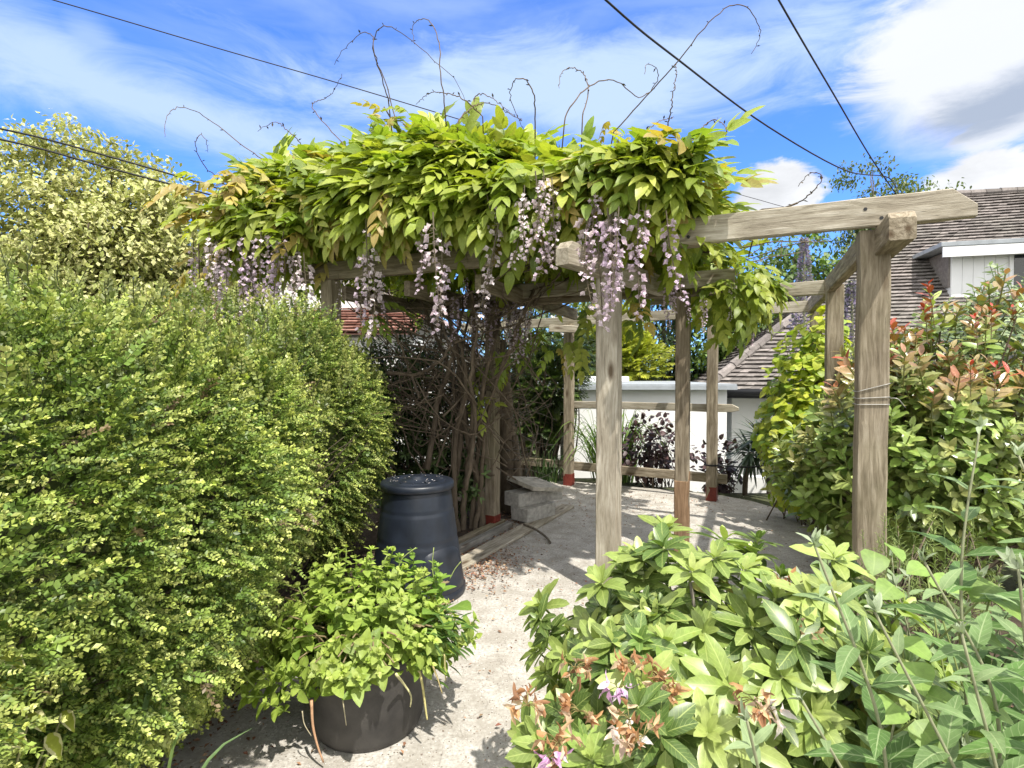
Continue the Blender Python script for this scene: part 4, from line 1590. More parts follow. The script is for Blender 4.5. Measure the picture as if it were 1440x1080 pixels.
    # arms under the roof
    for k in range(26):
        a0 = base + (rs.normal() * .3, rs.normal() * .25, rs.uniform(1.9, 2.4))
        a1 = wist_P(np.array([rs.uniform(-3.6, .9)]), np.array([rs.uniform(-.05, 1.9)]), np.array([rs.uniform(2.30, 2.75)]))[0]
        m = (a0 + a1) / 2 + rs.normal(size=3) * np.array((.28, .28, .07))
        r = rs.uniform(.005, .013)
        stem([a0, m, a1], r, r * .6, 14, .015)
    # woody tangle inside the mound
    for k in range(110):
        a = rs.uniform(-4.2, .9)
        b = rs.uniform(-.1, 2.0)
        A = wist_P(np.array([a, a + rs.uniform(-.7, .7)]), np.array([b, b + rs.uniform(-.5, .5)]), np.array([2.62, rs.uniform(2.7, np.interp(a, TOP_A, TOP_Z) - .15)]))
        r = rs.uniform(.004, .012)
        stem([A[0], A.mean(0) + rs.normal(size=3) * .08, A[1]], r, r * .6, 8, .012)
    mt.build('trunk', M_BARK, root)

    # flower strands: individual parts, sharing a few meshes
    tm = [raceme_t(300 + i, (.40, .5, .6, .7, .85)[i]) for i in range(5)]
    meshes = []
    spots = []
    for a, b, z, n in ((-3.5, -.54, 2.80, 7), (-3.2, -.54, 2.78, 5), (-2.85, -.54, 2.78, 6), (-2.45, -.47, 2.74, 4), (-1.8, -.44, 2.68, 3), (-1.2, -.44, 2.68, 3), (-.75, -.47, 2.78, 2), (-.42, -.50, 2.86, 7),
                       (.05, -.45, 2.74, 4), (.20, -.45, 2.68, 3), (.42, -.45, 2.66, 3)):
        for k in range(n):
            spots.append((wist_P(np.array([a + rs.normal() * .10]), np.array([b + rs.normal() * .06]), np.array([z + rs.normal() * .06]))[0], rs.uniform(.46, .80)))
    for x, y, Y, n, sx, ln in ((690, 400, 5.3, 12, .16, .62), (720, 430, 5.2, 4, .12, .5), (640, 400, 5.1, 4, .2, .4), (985, 395, 4.5, 8, .15, .36), (935, 375, 4.3, 4, .10, .32), (1030, 430, 4.8, 5, .14, .34), (560, 385, 4.9, 4, .3, .36)):
        for k in range(n):
            spots.append((px(x, y, Y) + rs.normal(size=3) * np.array((sx, sx, .07)), ln * rs.uniform(.7, 1.15)))
    spots = spots[:100]
    protos = {}
    mats = ((.27, .235, .16), (.60, .50, .56))
    for i, (p, ln) in enumerate(spots):
        v = rs.randint(0, 5)
        yaw = rs.rand() * 6.28
        if v not in protos:
            m = MB()
            m.add(tm[v], (.34, .29, .20), ((.85, .78, .80), (.84, .75, .80), (.80, .69, .79), (.86, .79, .82), (.76, .64, .78))[v])
            o = m.build('flower_raceme', L_FLOWER, None)
            protos[v] = o
        else:
            o = protos[v].copy()
            COL.objects.link(o)
        o.parent = root
        o.location = p - root_loc(root)
        o.rotation_euler = (rs.normal() * .06, rs.normal() * .06, yaw)
        o.scale = (ln * .85, ln * .85, ln)

    # whippy tendrils against the sky
    T_ = [([(380, 230), (345, 207), (300, 172), (262, 151), (240, 157), (232, 178), (233, 193)], 5.3),
          ([(335, 280), (310, 255), (286, 232), (275, 205), (282, 189), (291, 203), (292, 214)], 5.4),
          ([(440, 225), (425, 205), (403, 182), (385, 172), (362, 184)], 5.2),
          ([(495, 220), (472, 190), (445, 160), (441, 145), (455, 139), (470, 128), (481, 104)], 5.0),
          ([(570, 205), (556, 165), (540, 110), (525, 75), (530, 45), (545, 37), (570, 50), (610, 85), (645, 120), (662, 172)], 4.7),
          ([(550, 160), (541, 125), (527, 75), (524, 52), (510, 46), (490, 62), (470, 90)], 4.75),
          ([(628, 160), (620, 110), (617, 60), (605, 30), (590, 27), (580, 38), (583, 62)], 4.6),
          ([(640, 175), (665, 150), (690, 146), (720, 162), (735, 170)], 4.5),
          ([(660, 160), (672, 133), (695, 140), (725, 165)], 4.6),
          ([(752, 180), (752, 140), (740, 114), (724, 113), (718, 135), (728, 165), (738, 185)], 4.4),
          ([(790, 180), (806, 145), (835, 118), (868, 114), (898, 137), (922, 118), (924, 98), (910, 91), (906, 104)], 4.3),
          ([(818, 170), (827, 125), (820, 103), (804, 95), (789, 104), (787, 124)], 4.35),
          ([(855, 195), (900, 145), (945, 95), (990, 40), (1025, 10), (1050, 10), (1067, 36), (1068, 56), (1056, 76)], 4.1),
          ([(935, 195), (944, 150), (950, 110), (951, 88)], 4.2),
          ([(888, 212), (905, 188), (925, 172), (948, 165)], 4.15),
          ([(968, 205), (985, 182), (1005, 168), (1020, 178), (1021, 197)], 4.0),
          ([(1060, 310), (1105, 293), (1140, 273), (1157, 250), (1140, 243), (1122, 262)], 3.9),
          ([(680, 165), (655, 142), (625, 130), (600, 133), (585, 147)], 4.6),
          ([(500, 230), (515, 215), (527, 205), (543, 200)], 4.8)]
    for i, (pp, Y) in enumerate(T_):
        q = spline([px(x, y, Y + .25 * math.sin(i * 1.7 + j * .8) + rs.normal() * .03) for j, (x, y) in enumerate(pp)], 40)
        q[0] = q[0] + np.array((0, .1, -.25))
        m = MB()
        q = q + rs.normal(size=q.shape) * .004
        m.add(tube_t(q, np.linspace(.0055, .0020, len(q)), 6), (.8, .6, .5))
        for j in range(4, len(q) - 1, 3):
            d = nrm(rs.normal(size=3))
            m.add(place_t(small_leaf(.4, .2), q[j], d, (0, .3, 1), rs.uniform(.012, .045)), (.5, .38, .2))
        m.build('tendril', M_BARK, root)
    m = MB()
    q = spline([px(572, 215, 4.85), px(560, 185, 4.8), px(540, 150, 4.75)], 10)
    m.add(tube_t(q, np.linspace(.013, .006, len(q)), 6), (1, 1, 1))
    m.build('tendril', M_BARK, root)


build_wisteria()

# ------------------------------------------------------------------ potted plant


def build_pot_plant():
    rs = np.random.RandomState(71)
    root = thing('potted_plant', 'bright green leafy plant spilling over the dark tub', 'plant', POT + (0, 0, .345))
    lf = leaf_t(.66, (.14, .36, .64, .86), .62, .75, .22, .16)
    tps = []
    for v in range(5):
        r = np.random.RandomState(400 + v)
        parts = [tube_t(spline([(0, 0, 0), (r.normal() * .03, r.normal() * .03, .5), (0, 0, .97)], 8), .02, 4, k=.8, w=.5, cap=False)]
        for i, (t, sz) in enumerate(((.22, .42), (.52, .42), (.78, .32), (.95, .20))):
            a0 = i * math.pi / 2 + r.normal() * .35
            for q in (0, math.pi):
                a = a0 + q
                parts.append(place_t(lf, (0, 0, t), (math.cos(a), math.sin(a), .25 + .3 * (t > .8) + r.normal() * .2), (-.2 * math.cos(a), -.2 * math.sin(a), 1), sz * r.uniform(.8, 1.2), w=np.clip(t * 1.1 - .2, 0, 1), k=r.uniform(.85, 1.12)))
        for q in range(3):
            parts.append(place_t(lf, (0, 0, .98), (r.normal(), r.normal(), .8), (r.normal() * .2, .3, 1), .12, w=1, k=1.1))
        tps.append(join_t(parts))
    mb = MB()
    lum = Lump(72, .18, (2, 5), 14)
    N = 340
    e = rnd_dirs(rs, N); e[:, 2] = np.abs(e[:, 2]) * 1.0 - .22
    e = nrm(e)
    rad = np.array((.43, .37, .36))
    c = POT + np.array((-.02, -.02, .38))
    low = np.clip(-e[:, 2], 0, 1)
    # wider to the left, where it trails
    wide = 1 + .10 * np.clip(-e[:, 0], 0, 1)
    k = (rs.rand(N, 1) ** .28)
    P = c + e * rad * (wide * (1 + lum(e * 2)))[:, None] * k
    P[:, 2] = np.maximum(P[:, 2], np.where(e[:, 0] < -.4, .28, .41))
    d = nrm(e * .8 + np.array((0, -.1, .75)) + rnd_dirs(rs, N) * .35)
    sz = rs.uniform(.125, .195, N)
    P = P - d * (sz * .8)[:, None]
    ca = pal(rs, N, [(.19, .29, .04), (.25, .35, .055), (.14, .235, .032)], .15)
    cb = pal(rs, N, [(.38, .47, .09), (.32, .43, .075), (.42, .49, .13)], .12)
    w = rs.randint(0, 5, N)
    for v in range(5):
        i = w == v
        mb.scatter(tps[v], P[i], nrm(np.cross(d[i], rnd_dirs(rs, int(i.sum())))), d[i], sz[i], ca[i], cb[i])
    # taller sprigs
    for x, y, Y in ((560, 800, 2.55), (580, 790, 2.6), (500, 820, 2.6), (610, 810, 2.55), (725 - 110, 815, 2.5), (620, 830, 2.45), (590, 835, 2.5), (470, 835, 2.5), (520, 810, 2.55)):
        p = px(x, y + 25, Y)
        mb.scatter(tps[rs.randint(5)], p[None], np.array([(1., .2, 0)]), nrm(np.array([(rs.normal() * .2, 0, 1)])), [.15], [(.13, .25, .035)], [(.24, .36, .06)])
    mb.build('foliage', L_POT, root)
    # bigger soft leaves at the right rear and dark strappy fingers on the right
    mg = MB()
    big = leaf_t(.8, (.1, .3, .6, .85), .6, .8, .12, .2)
    for x, y, Y, s in ((680 - 30, 842, 2.4, .13), (628, 848, 2.42, .12), (650 - 20, 868, 2.35, .12), (590, 850, 2.45, .11)):
        mg.add(place_t(big, px(x - 12, y + 10, Y), (.5 + rs.normal() * .3, -.5, .25), (.1, -.3, 1), s), (.17, .28, .05))
    nar = leaf_t(.16, (.2, .5, .8), .9, .8, .2, .3)
    for k in range(60):
        a = rs.uniform(-1.3, .9)
        p = np.array((-.335, 2.33, .47)) + rs.normal(size=3) * np.array((.05, .06, .05))
        mg.add(place_t(nar, p, (math.cos(a), math.sin(a) - .1, rs.uniform(-.5, .5)), (0, 0, 1), rs.uniform(.07, .13), k=rs.uniform(.7, 1.2)), (.075, .15, .03))
    mg.build('side_leaves', L_POT, root)
    # dry stalks hanging over the rim
    ms = MB()
    for pts, r, c_ in (([(438, 985), (440, 1020), (447, 1050), (455, 1072)], .007, (.45, .27, .16)), ([(425, 1000), (428, 1018), (438, 1035)], .003, (.4, .36, .24)),
                       ([(557, 948), (568, 962), (578, 978), (577, 994)], .006, (.55, .52, .28)), ([(588, 938), (594, 962), (599, 1000), (601, 1012)], .007, (.55, .50, .22)),
                       ([(606, 930), (614, 950), (622, 975)], .005, (.55, .45, .22)), ([(482, 985), (485, 1005), (487, 1020)], .003, (.5, .45, .3)), ([(625, 920), (626, 945), (627, 958)], .004, (.5, .45, .2))):
        q = spline([px(x, y, 2.15 if x < 560 else 2.24) for x, y in pts], 14)
        ms.add(tube_t(q, np.linspace(r, r * .5, len(q)), 5), c_)
    for k in range(70):
        a = rs.rand() * 6.28
        p0 = POT + np.array((.2 * math.cos(a) * rs.rand(), .2 * math.sin(a) * rs.rand(), .34))
        p1 = POT + np.array((.38 * math.cos(a), .34 * math.sin(a), rs.uniform(.40, .60)))
        ms.add(tube_t(spline([p0, (p0 + p1) / 2 + (0, 0, .06), p1], 7), .0035, 4), (.22, .17, .09))
    # fine curly flower stalks
    for pts in ([(548, 840), (530, 815), (545, 780)], [(615, 832), (608, 800), (610, 770)], [(632, 815), (640, 800), (648, 790)], [(560, 800), (566, 785), (585, 770)]):
        q = spline([px(x, y, 2.5) for x, y in pts], 10)
        ms.add(tube_t(q, .002, 4), (.3, .36, .12))
    ms.build('stalks', M_STEM, root)


build_pot_plant()

# ------------------------------------------------------------------ rhododendron, front right


def build_rhodo():
    rs = np.random.RandomState(81)
    base = np.array((.72, 1.72, 0.0))
    root = thing('rhododendron_bush', 'rhododendron with pale whorled leaves and spent orange flower heads in the foreground', 'shrub', base)
    lf = leaf_t(.41, (.10, .32, .60, .86), 1.02, .58, .24, .20, .008)
    wh = []
    for v in range(6):
        r = np.random.RandomState(500 + v)
        parts = []
        n = r.randint(7, 10)
        for i in range(n):
            a = i * 2.4 + r.normal() * .2
            el = .18 + .02 * i + r.normal() * .16
            parts.append(place_t(lf, (.03 * math.cos(a), .03 * math.sin(a), -.01 * (n - i)), (math.cos(a), math.sin(a), el), (-el * math.cos(a) + r.normal() * .12, -el * math.sin(a) + r.normal() * .12, 1), r.uniform(.8, 1.1), w=r.uniform(0, .45), k=r.uniform(.85, 1.12)))
        for i in range(r.randint(3, 6)):
            a = i * 2.4 + 1.0
            el = 1.1 + r.rand() * 1.2
            parts.append(place_t(lf, (.015 * math.cos(a), .015 * math.sin(a), .02), (math.cos(a), math.sin(a), el), (-el * math.cos(a), -el * math.sin(a), 1), r.uniform(.40, .68), w=r.uniform(.6, 1), k=r.uniform(.95, 1.1)))
        parts.append(tube_t([(0, 0, -.55), (0, 0, 0.02)], .04, 5, k=.6, w=.3))
        wh.append(join_t(parts))
    mb = MB()
    lum = Lump(82, .16, (2, 5), 14)
    N = 270
    e = rnd_dirs(rs, N)
    e[:, 2] = e[:, 2] * .75 + .35
    e[:, 1] = e[:, 1] - .1
    e = nrm(e)
    c = np.array((.72, 1.74, .56))
    P = c + e * np.array((.68, .54, .53)) * (1 + lum(e * 2.2))[:, None] * (rs.rand(N, 1) ** .22)
    # the near left shoulder leans out over the path
    N2 = 46
    P2 = np.c_[rs.uniform(.05, .50, N2), rs.uniform(1.20, 1.60, N2), rs.uniform(.55, .86, N2)]
    P2[:, 2] -= .25 * sstep(.35, .05, P2[:, 0])
    e2 = nrm(np.c_[-.5 + rs.normal(size=N2) * .4, -.4 + rs.normal(size=N2) * .3, .9 + 0 * P2[:, 0]])
    P = np.concatenate([P, P2]); e = np.concatenate([e, e2])
    keep = (P[:, 2] > .08) & (P[:, 1] > 1.05) & (P[:, 2] < 1.11 - .10 * np.abs(P[:, 0] - .9))
    P, e = P[keep], e[keep]
    N = len(P)
    d = nrm(e * .8 + np.array((.05, -.25, .65)) + rnd_dirs(rs, N) * .3)
    up = rnd_dirs(rs, N)
    # rosette template has its axis along +z: use d as normal
    side = nrm(np.cross(d, up))
    sz = rs.uniform(.082, .120, N)
    ca = pal(rs, N, [(.19, .275, .055), (.25, .34, .08), (.14, .22, .045), (.30, .375, .10)], .15)
    cb = pal(rs, N, [(.34, .42, .115), (.31, .39, .105), (.38, .44, .14)], .1)
    old = rs.rand(N) < .30
    ca[old] = pal(rs, int(old.sum()), [(.085, .14, .035), (.11, .17, .04)], .15)
    cb[old] = ca[old] * 1.3
    w = rs.randint(0, 6, N)
    for v in range(6):
        i = w == v
        mb.scatter(wh[v], P[i], side[i], d[i], sz[i], ca[i], cb[i])
    # yellowing old leaves
    n = 34
    i = rs.choice(N, n)
    mb.scatter(lf, P[i] - d[i] * .05, nrm(rs.normal(size=(n, 3)) + np.array((0, -.6, -.9))), rnd_dirs(rs, n) + np.array((0, -1, .5)), rs.uniform(.08, .11, n), pal(rs, n, [(.40, .33, .06), (.34, .32, .08)], .1))
    mb.build('foliage', L_RHODO, root)
    mt = MB()
    for k in range(95):
        j = rs.randint(N)
        p1 = P[j] - d[j] * .04
        p0 = base + (rs.normal() * .12, rs.normal() * .1, .0)
        m = p0 * .45 + p1 * .55 + rs.normal(size=3) * .05 + np.array((0, 0, -.08))
        g = rs.uniform(.9, 1.5)
        q = spline([p0, m, p1], 12)
        mt.add(tube_t(q, np.linspace(.013, .005, len(q)), 6), (g, g, g))
    mt.build('branches', M_BARK_GREY, root)
    # spent heads and a few late flowers
    pet = leaf_t(.46, (.25, .6, .85), .8, .7, .8, .7, .09)

    def truss(name, p, n, cols, size, seed, stalk=(.35, .30, .12)):
        r = np.random.RandomState(seed)
        m = MB()
        for k in range(n):
            a = r.rand() * 6.28
            dd = nrm(np.array((math.cos(a), math.sin(a), r.uniform(-.5, .9))))
            e_ = p + dd * size * r.uniform(.55, 1.0)
            m.add(tube_t([p, (p + e_) / 2 + (0, 0, .004), e_], .0012, 3), stalk)
            for q in range(r.randint(2, 5)):
                m.add(place_t(pet, e_, dd + r.normal(size=3) * .7 + np.array((0, 0, -.5)), r.normal(size=3), r.uniform(.018, .034), k=r.uniform(.7, 1.2)), cols[r.randint(len(cols))])
        o = m.build(name, L_FLOWER, root)
        return o
    brown = [(.56, .32, .15), (.46, .24, .11), (.64, .44, .25), (.36, .19, .10), (.70, .54, .36)]
    for i, (x, y, Y) in enumerate(((1112, 825, 1.55), (1140, 895, 1.42), (1060, 985, 1.2), (915, 945, 1.35), (935, 965, 1.32), (808, 940, 1.36), (742, 992, 1.22), (815, 1000, 1.22), (885, 1012, 1.17), (785, 1045, 1.12), (905, 1035, 1.13), (890, 935, 1.38))):
        o = truss('spent_flower_head', px(x, y, Y), 10, brown, .032, 600 + i)
        o['label'] = 'withered orange brown rhododendron flower head'
    for i, (x, y, Y) in enumerate(((870, 968, 1.30), (880, 1032, 1.15), (778, 1058, 1.1), (1085, 1000, 1.18))):
        o = truss('flower', px(x, y, Y), 5, [(.72, .48, .70), (.82, .72, .80), (.66, .38, .62)] if i in (0, 2) else [(.85, .80, .72), (.8, .62, .5)], .026, 640 + i)
        o['label'] = 'late pink and white rhododendron bloom'


build_rhodo()

# ------------------------------------------------------------------ other shrubs near by


def ell(rs, n, c, r, seed, amp=.15, shell=.25, f=(2, 5), up=None):
    """points through a lumpy ellipsoid, denser towards its surface, with outward directions"""
    lum = Lump(seed, amp, f, 14)
    e = rnd_dirs(rs, n)
    if up is not None:
        e[:, 2] = e[:, 2] * .8 + up
        e = nrm(e)
    P = np.asarray(c) + e * np.asarray(r) * (1 + lum(e * 2))[:, None] * (rs.rand(n, 1) ** shell)
    return P, e


def stems_to(mt, rs, base, P, n, r0=.01, spread=.08, sag=.0, g=1.0):
    for k in range(n):
        p1 = P[rs.randint(len(P))]
        p0 = np.asarray(base) + rs.normal(size=3) * np.array((spread, spread, 0))
        m = p0 * .5 + p1 * .5 + rs.normal(size=3) * .06 * np.linalg.norm(p1 - p0) + np.array((0, 0, sag))
        q = spline([p0, m, p1], 10)
        gg = g * rs.uniform(.8, 1.3)
        mt.add(tube_t(q, np.linspace(r0, r0 * .35, len(q)), 5), (gg, gg, gg))


def shoot_t(seed, lf, n=12, l=.30, el=(.25, .9), rtop=.55, wpow=1.5, spiral=2.4, stem=.012, t0=.15):
    """a shoot along +z with spiral leaves, young weight rising to the tip"""
    r = np.random.RandomState(seed)
    parts = [tube_t(spline([(0, 0, 0), (r.normal() * .03, r.normal() * .03, .5), (0, 0, 1)], 8), stem, 4, k=.55, w=.2, cap=False)]
    for i in range(n):
        t = t0 + (1 - t0) * i / (n - 1)
        a = i * spiral + r.normal() * .25
        e = el[0] + (el[1] - el[0]) * t + r.normal() * .15
        parts.append(place_t(lf, (0, 0, t), (math.cos(a), math.sin(a), e), (-e * math.cos(a) + r.normal() * .15, -e * math.sin(a) + r.normal() * .15, 1), l * (1 - (1 - rtop) * t ** 3) * r.uniform(.8, 1.15), w=t ** wpow, k=r.uniform(.82, 1.15)))
    return join_t(parts)


def scat_axis(mb, rs, tps, P, d, sz, ca, cb):
    n = len(P)
    w = rs.randint(0, len(tps), n)
    s = nrm(np.cross(d, rnd_dirs(rs, n)))
    for v in range(len(tps)):
        i = w == v
        mb.scatter(tps[v], P[i], s[i], d[i], sz[i], ca[i], cb[i])


def build_photinia():
    rs = np.random.RandomState(91)
    base = np.array((3.25, 4.1, 0))
    root = thing('photinia_bush', 'glossy green shrub with red and bronze young tips behind the right post', 'shrub', base)
    lf = leaf_t(.42, (.14, .36, .62, .85), .95, .75, .2, .14)
    tps = [shoot_t(700 + i, lf, 13, .36, (.15, 1.1), .55, 2.0) for i in range(5)]
    mb = MB()
    A, ea = ell(rs, 420, (3.40, 4.15, 1.05), (.98, .75, 1.02), 92, .12, .22, up=.15)
    B, eb = ell(rs, 90, (2.72, 4.45, .70), (.42, .35, .55), 93, .12, .3, up=.1)
    C, ec = ell(rs, 120, (2.95, 3.85, .95), (.55, .45, .62), 94, .12, .25, up=.1)
    P = np.concatenate([A, B, C]); e = np.concatenate([ea, eb, ec])
    N = len(P)
    d = nrm(e * .7 + np.array((-.05, -.2, .7)) + rnd_dirs(rs, N) * .35)
    sz = rs.uniform(.32, .46, N)
    ca = pal(rs, N, [(.17, .28, .055), (.22, .33, .07), (.12, .21, .045), (.28, .33, .09)], .2)
    cb = pal(rs, N, [(.30, .41, .10), (.40, .38, .15), (.25, .38, .085), (.36, .43, .14)], .15)
    red = (rs.rand(N) < .75) & (P[:, 2] > 1.32)
    cb[red] = pal(rs, int(red.sum()), [(.40, .06, .04), (.46, .15, .10), (.42, .22, .14), (.40, .30, .15)], .15)
    scat_axis(mb, rs, tps, P - d * sz[:, None] * .6, d, sz, ca, cb)
    # the tallest red tips, seen against the tiled roof
    for x, y, Y, s in ((1307, 412, 3.75, .30), (1300, 440, 3.75, .26), (1395, 440, 3.6, .22), (1372, 455, 3.5, .22), (1365, 520, 3.2, .20), (1400, 525, 3.1, .24), (1262, 500, 4.2, .2), (1255, 460, 4.3, .22), (1425, 440, 3.8, .2)):
        p = px(x, y, Y)
        dd = nrm(np.array([(rs.normal() * .12, 0, 1)]))
        scat_axis(mb, rs, tps, p[None] - dd * s * .8, dd, np.array([s]), np.array([(.16, .13, .05)]), np.array([(.50, .035, .03)]))
    mb.build('foliage', L_PHOT, root)
    mt = MB()
    stems_to(mt, rs, base, P, 90, .014, .15)
    mt.build('branches', M_BARK, root)


build_photinia()


def build_golden_vine():
    rs = np.random.RandomState(101)
    base = np.array((3.25, 5.8, -.02))
    root = thing('golden_vine', 'yellow green leafy climber covering the far right corner of the pergola', 'climber', base)
    lf = leaf_t(.95, (.08, .28, .55, .82), .62, .7, .1, .22)
    mb = MB()
    A, ea = ell(rs, 2000, (3.22, 5.85, 1.02), (.52, .42, .98), 102, .14, .18)
    B, eb = ell(rs, 500, (3.0, 5.5, .85), (.36, .3, .68), 103, .14, .2)
    C, ec = ell(rs, 260, (3.42, 5.95, 1.95), (.30, .28, .36), 104, .2, .3)
    P = np.concatenate([A, B, C]); e = np.concatenate([ea, eb, ec])
    P[:, 2] = np.maximum(P[:, 2], .05)
    N = len(P)
    d = nrm(e * .4 + np.array((-.1, -.35, -.55)) + rnd_dirs(rs, N) * .5)
    up = nrm(e + np.array((0, -.3, .8)) + rnd_dirs(rs, N) * .35)
    ca = pal(rs, N, [(.30, .40, .035), (.42, .48, .045), (.19, .31, .03), (.50, .52, .07)], .15)
    mb.scatter(lf, P, d, up, rs.uniform(.065, .105, N), ca)
    mb.build('foliage', L_GOLD, root)
    mt = MB()
    stems_to(mt, rs, base, P, 60, .008, .15)
    mt.build('stems', M_BARK, root)


build_golden_vine()


def build_buddleia():
    rs = np.random.RandomState(111)
    base = np.array((1.05, 1.15, 0))
    root = thing('buddleia_bush', 'grey green shrub with long pointed felted leaves in the right foreground', 'shrub', base)
    lf = leaf_t(.34, (.10, .28, .50, .72, .9), .72, .8, .24, .40, .012)
    mb, mt = MB(), MB()

    def shoot(p0, p1, n=7, size=.13, tip=True, bend=.0, pale=0.0):
        p0, p1 = np.asarray(p0, float), np.asarray(p1, float)
        m = (p0 + p1) / 2 + rs.normal(size=3) * .025 + np.array((0, 0, bend))
        q = spline([p0, m, p1], 20)
        mt.add(tube_t(q, np.linspace(.0042, .0024, len(q)), 6), (.24, .25, .15))
        ax = nrm(p1 - p0)
        a0 = rs.rand() * 6.28
        s1 = nrm(np.cross(ax, (0.1, .3, 1.0) if abs(ax[2]) < .8 else (1.0, .2, 0)))
        s2 = np.cross(ax, s1)
        for i in range(n):
            t = .08 + .86 * i / (n - 1)
            p = q[int(t * (len(q) - 1))]
            sc = size * (1.0 - .62 * max(0, (t - .55) / .45)) * rs.uniform(.85, 1.15)
            for sg in (0, math.pi):
                a = a0 + i * math.pi / 2 + sg + rs.normal() * .2
                o = math.cos(a) * s1 + math.sin(a) * s2
                dd = nrm(o + ax * (.25 + .7 * t) + np.array((0, 0, -.05)) + rs.normal(size=3) * .12)
                up = nrm(ax * .8 + np.array((0, -.15, .8)) + rs.normal(size=3) * .12)
                c0 = np.array((.095, .175, .048)) * rs.uniform(.8, 1.2)
                c1 = np.array((.26, .34, .17))
                f = max(0, (t - .6) / .4) * .8 + pale
                mb.add(place_t(lf, p + o * .004, dd, up, sc), tuple(c0 * (1 - min(f, 1)) + c1 * min(f, 1)))
        if tip:
            for k in range(7):
                mb.add(place_t(lf, q[-1], nrm(ax + rs.normal(size=3) * .45), rs.normal(size=3), size * rs.uniform(.14, .32)), (.34, .40, .27))

    # shoots that can be picked out in the photograph
    shoot((1.12, 1.30, .66), px(1378, 600, 1.36), 9, .155)
    shoot((.80, 1.12, .50), px(1145, 765, 1.05), 10, .125)
    shoot((.98, 1.00, .40), px(1352, 890, .98), 8, .13)
    shoot((.55, 1.0, .55), px(1050, 1012, .86), 7, .10, pale=.35)
    shoot((.78, .95, .45), px(1128, 985, .92), 5, .10)
    shoot((1.35, 1.30, .75), px(1432, 640, 1.3), 9, .15)
    shoot((1.05, 1.15, .60), px(1300, 790, 1.12), 9, .14)
    shoot((.95, 1.05, .5), px(1230, 860, 1.02), 9, .14)
    shoot((1.1, 1.0, .55), px(1432, 800, 1.0), 9, .14)
    for k in range(95):
        p0 = np.array((rs.uniform(.72, 2.1), rs.uniform(1.0, 2.2), .12))
        p1 = p0 + np.array((rs.normal() * .14, rs.normal() * .10 - .08, rs.uniform(.42, .80)))
        if p1[0] < .62 + .1 * (p1[2]) or p1[1] < .85:
            continue
        lim = 1.6 - .30 * p1[1]
        p1[2] = min(p1[2], 1.08 - .18 * (p1[0] < .95) + .0 * lim)
        shoot(p0, p1, 10, rs.uniform(.14, .19))
    mb.build('foliage', L_BUD, root)
    mt.build('stems', M_STEM, root)


build_buddleia()


def build_bindweed():
    """broad soft leaves among the foreground shrubs"""
    rs = np.random.RandomState(121)
    base = np.array((1.2, 1.55, 0))
    root = thing('broad_leaved_plant', 'soft broad rounded leaves between the grey green shrub and the right post', 'plant', base)
    lf = leaf_t(.92, (.08, .26, .5, .78), .6, .75, .14, .22, .02)
    mb, mt = MB(), MB()
    for x, y, Y, s in ((1230, 790, 1.75, .15), (1262, 775, 1.8, .13), (1248, 830, 1.65, .14), (1290, 800, 1.7, .12), (1290, 910, 1.3, .12), (1385, 830, 1.35, .15), (1420, 850, 1.3, .15), (1380, 890, 1.3, .14), (1290, 950, 1.2, .13),
                       (1330, 820, 1.6, .13), (1200, 830, 1.7, .11), (1405, 1000, 1.1, .1), (1330, 985, 1.15, .12), (1250, 1000, 1.15, .12), (1310, 1040, 1.05, .12)):
        p = px(x, y, Y)
        s = s * .62
        c = np.array((.20, .31, .07)) * rs.uniform(.8, 1.25)
        dd = nrm(np.array((rs.normal() * .6, -.6, -.25 + rs.normal() * .2)))
        mb.add(place_t(lf, p - dd * s * .5, dd, (rs.normal() * .25, -.45, 1), s), tuple(c))
        b = base + rs.normal(size=3) * np.array((.15, .12, 0))
        mt.add(tube_t(spline([b, (b + p) / 2 + (0, 0, .1), p - dd * s * .5], 10), .003, 4), (.2, .24, .08))
    mb.build('foliage', L_POT, root)
    mt.build('stems', M_STEM, root)


build_bindweed()


def build_feathery():
    rs = np.random.RandomState(131)
    base = np.array((1.75, 2.5, 0))
    root = thing('feathery_shrub', 'light green shrub of fine needle like leaves at the foot of the right post', 'shrub', base)
    nd = leaf_t(.10, (.3, .7), .9, .8, .1, .2)
    tps = [shoot_t(800 + i, nd, 30, .22, (.2, .9), .6, 1.0, 2.4, .008, .1) for i in range(4)]
    mb, mt = MB(), MB()
    P, e = ell(rs, 120, (1.95, 2.60, .55), (.40, .32, .34), 132, .15, .3, up=.2)
    d = nrm(e * .6 + np.array((0, -.1, .8)) + rnd_dirs(rs, len(P)) * .4)
    sz = rs.uniform(.14, .24, len(P))
    scat_axis(mb, rs, tps, P - d * sz[:, None] * .7, d, sz, pal(rs, len(P), [(.16, .22, .06), (.12, .19, .045)], .2), pal(rs, len(P), [(.27, .33, .10), (.22, .29, .08)], .15))
    stems_to(mt, rs, base, P, 40, .006, .1)
    mb.build('foliage', L_POT, root)
    mt.build('stems', M_BARK, root)


build_feathery()


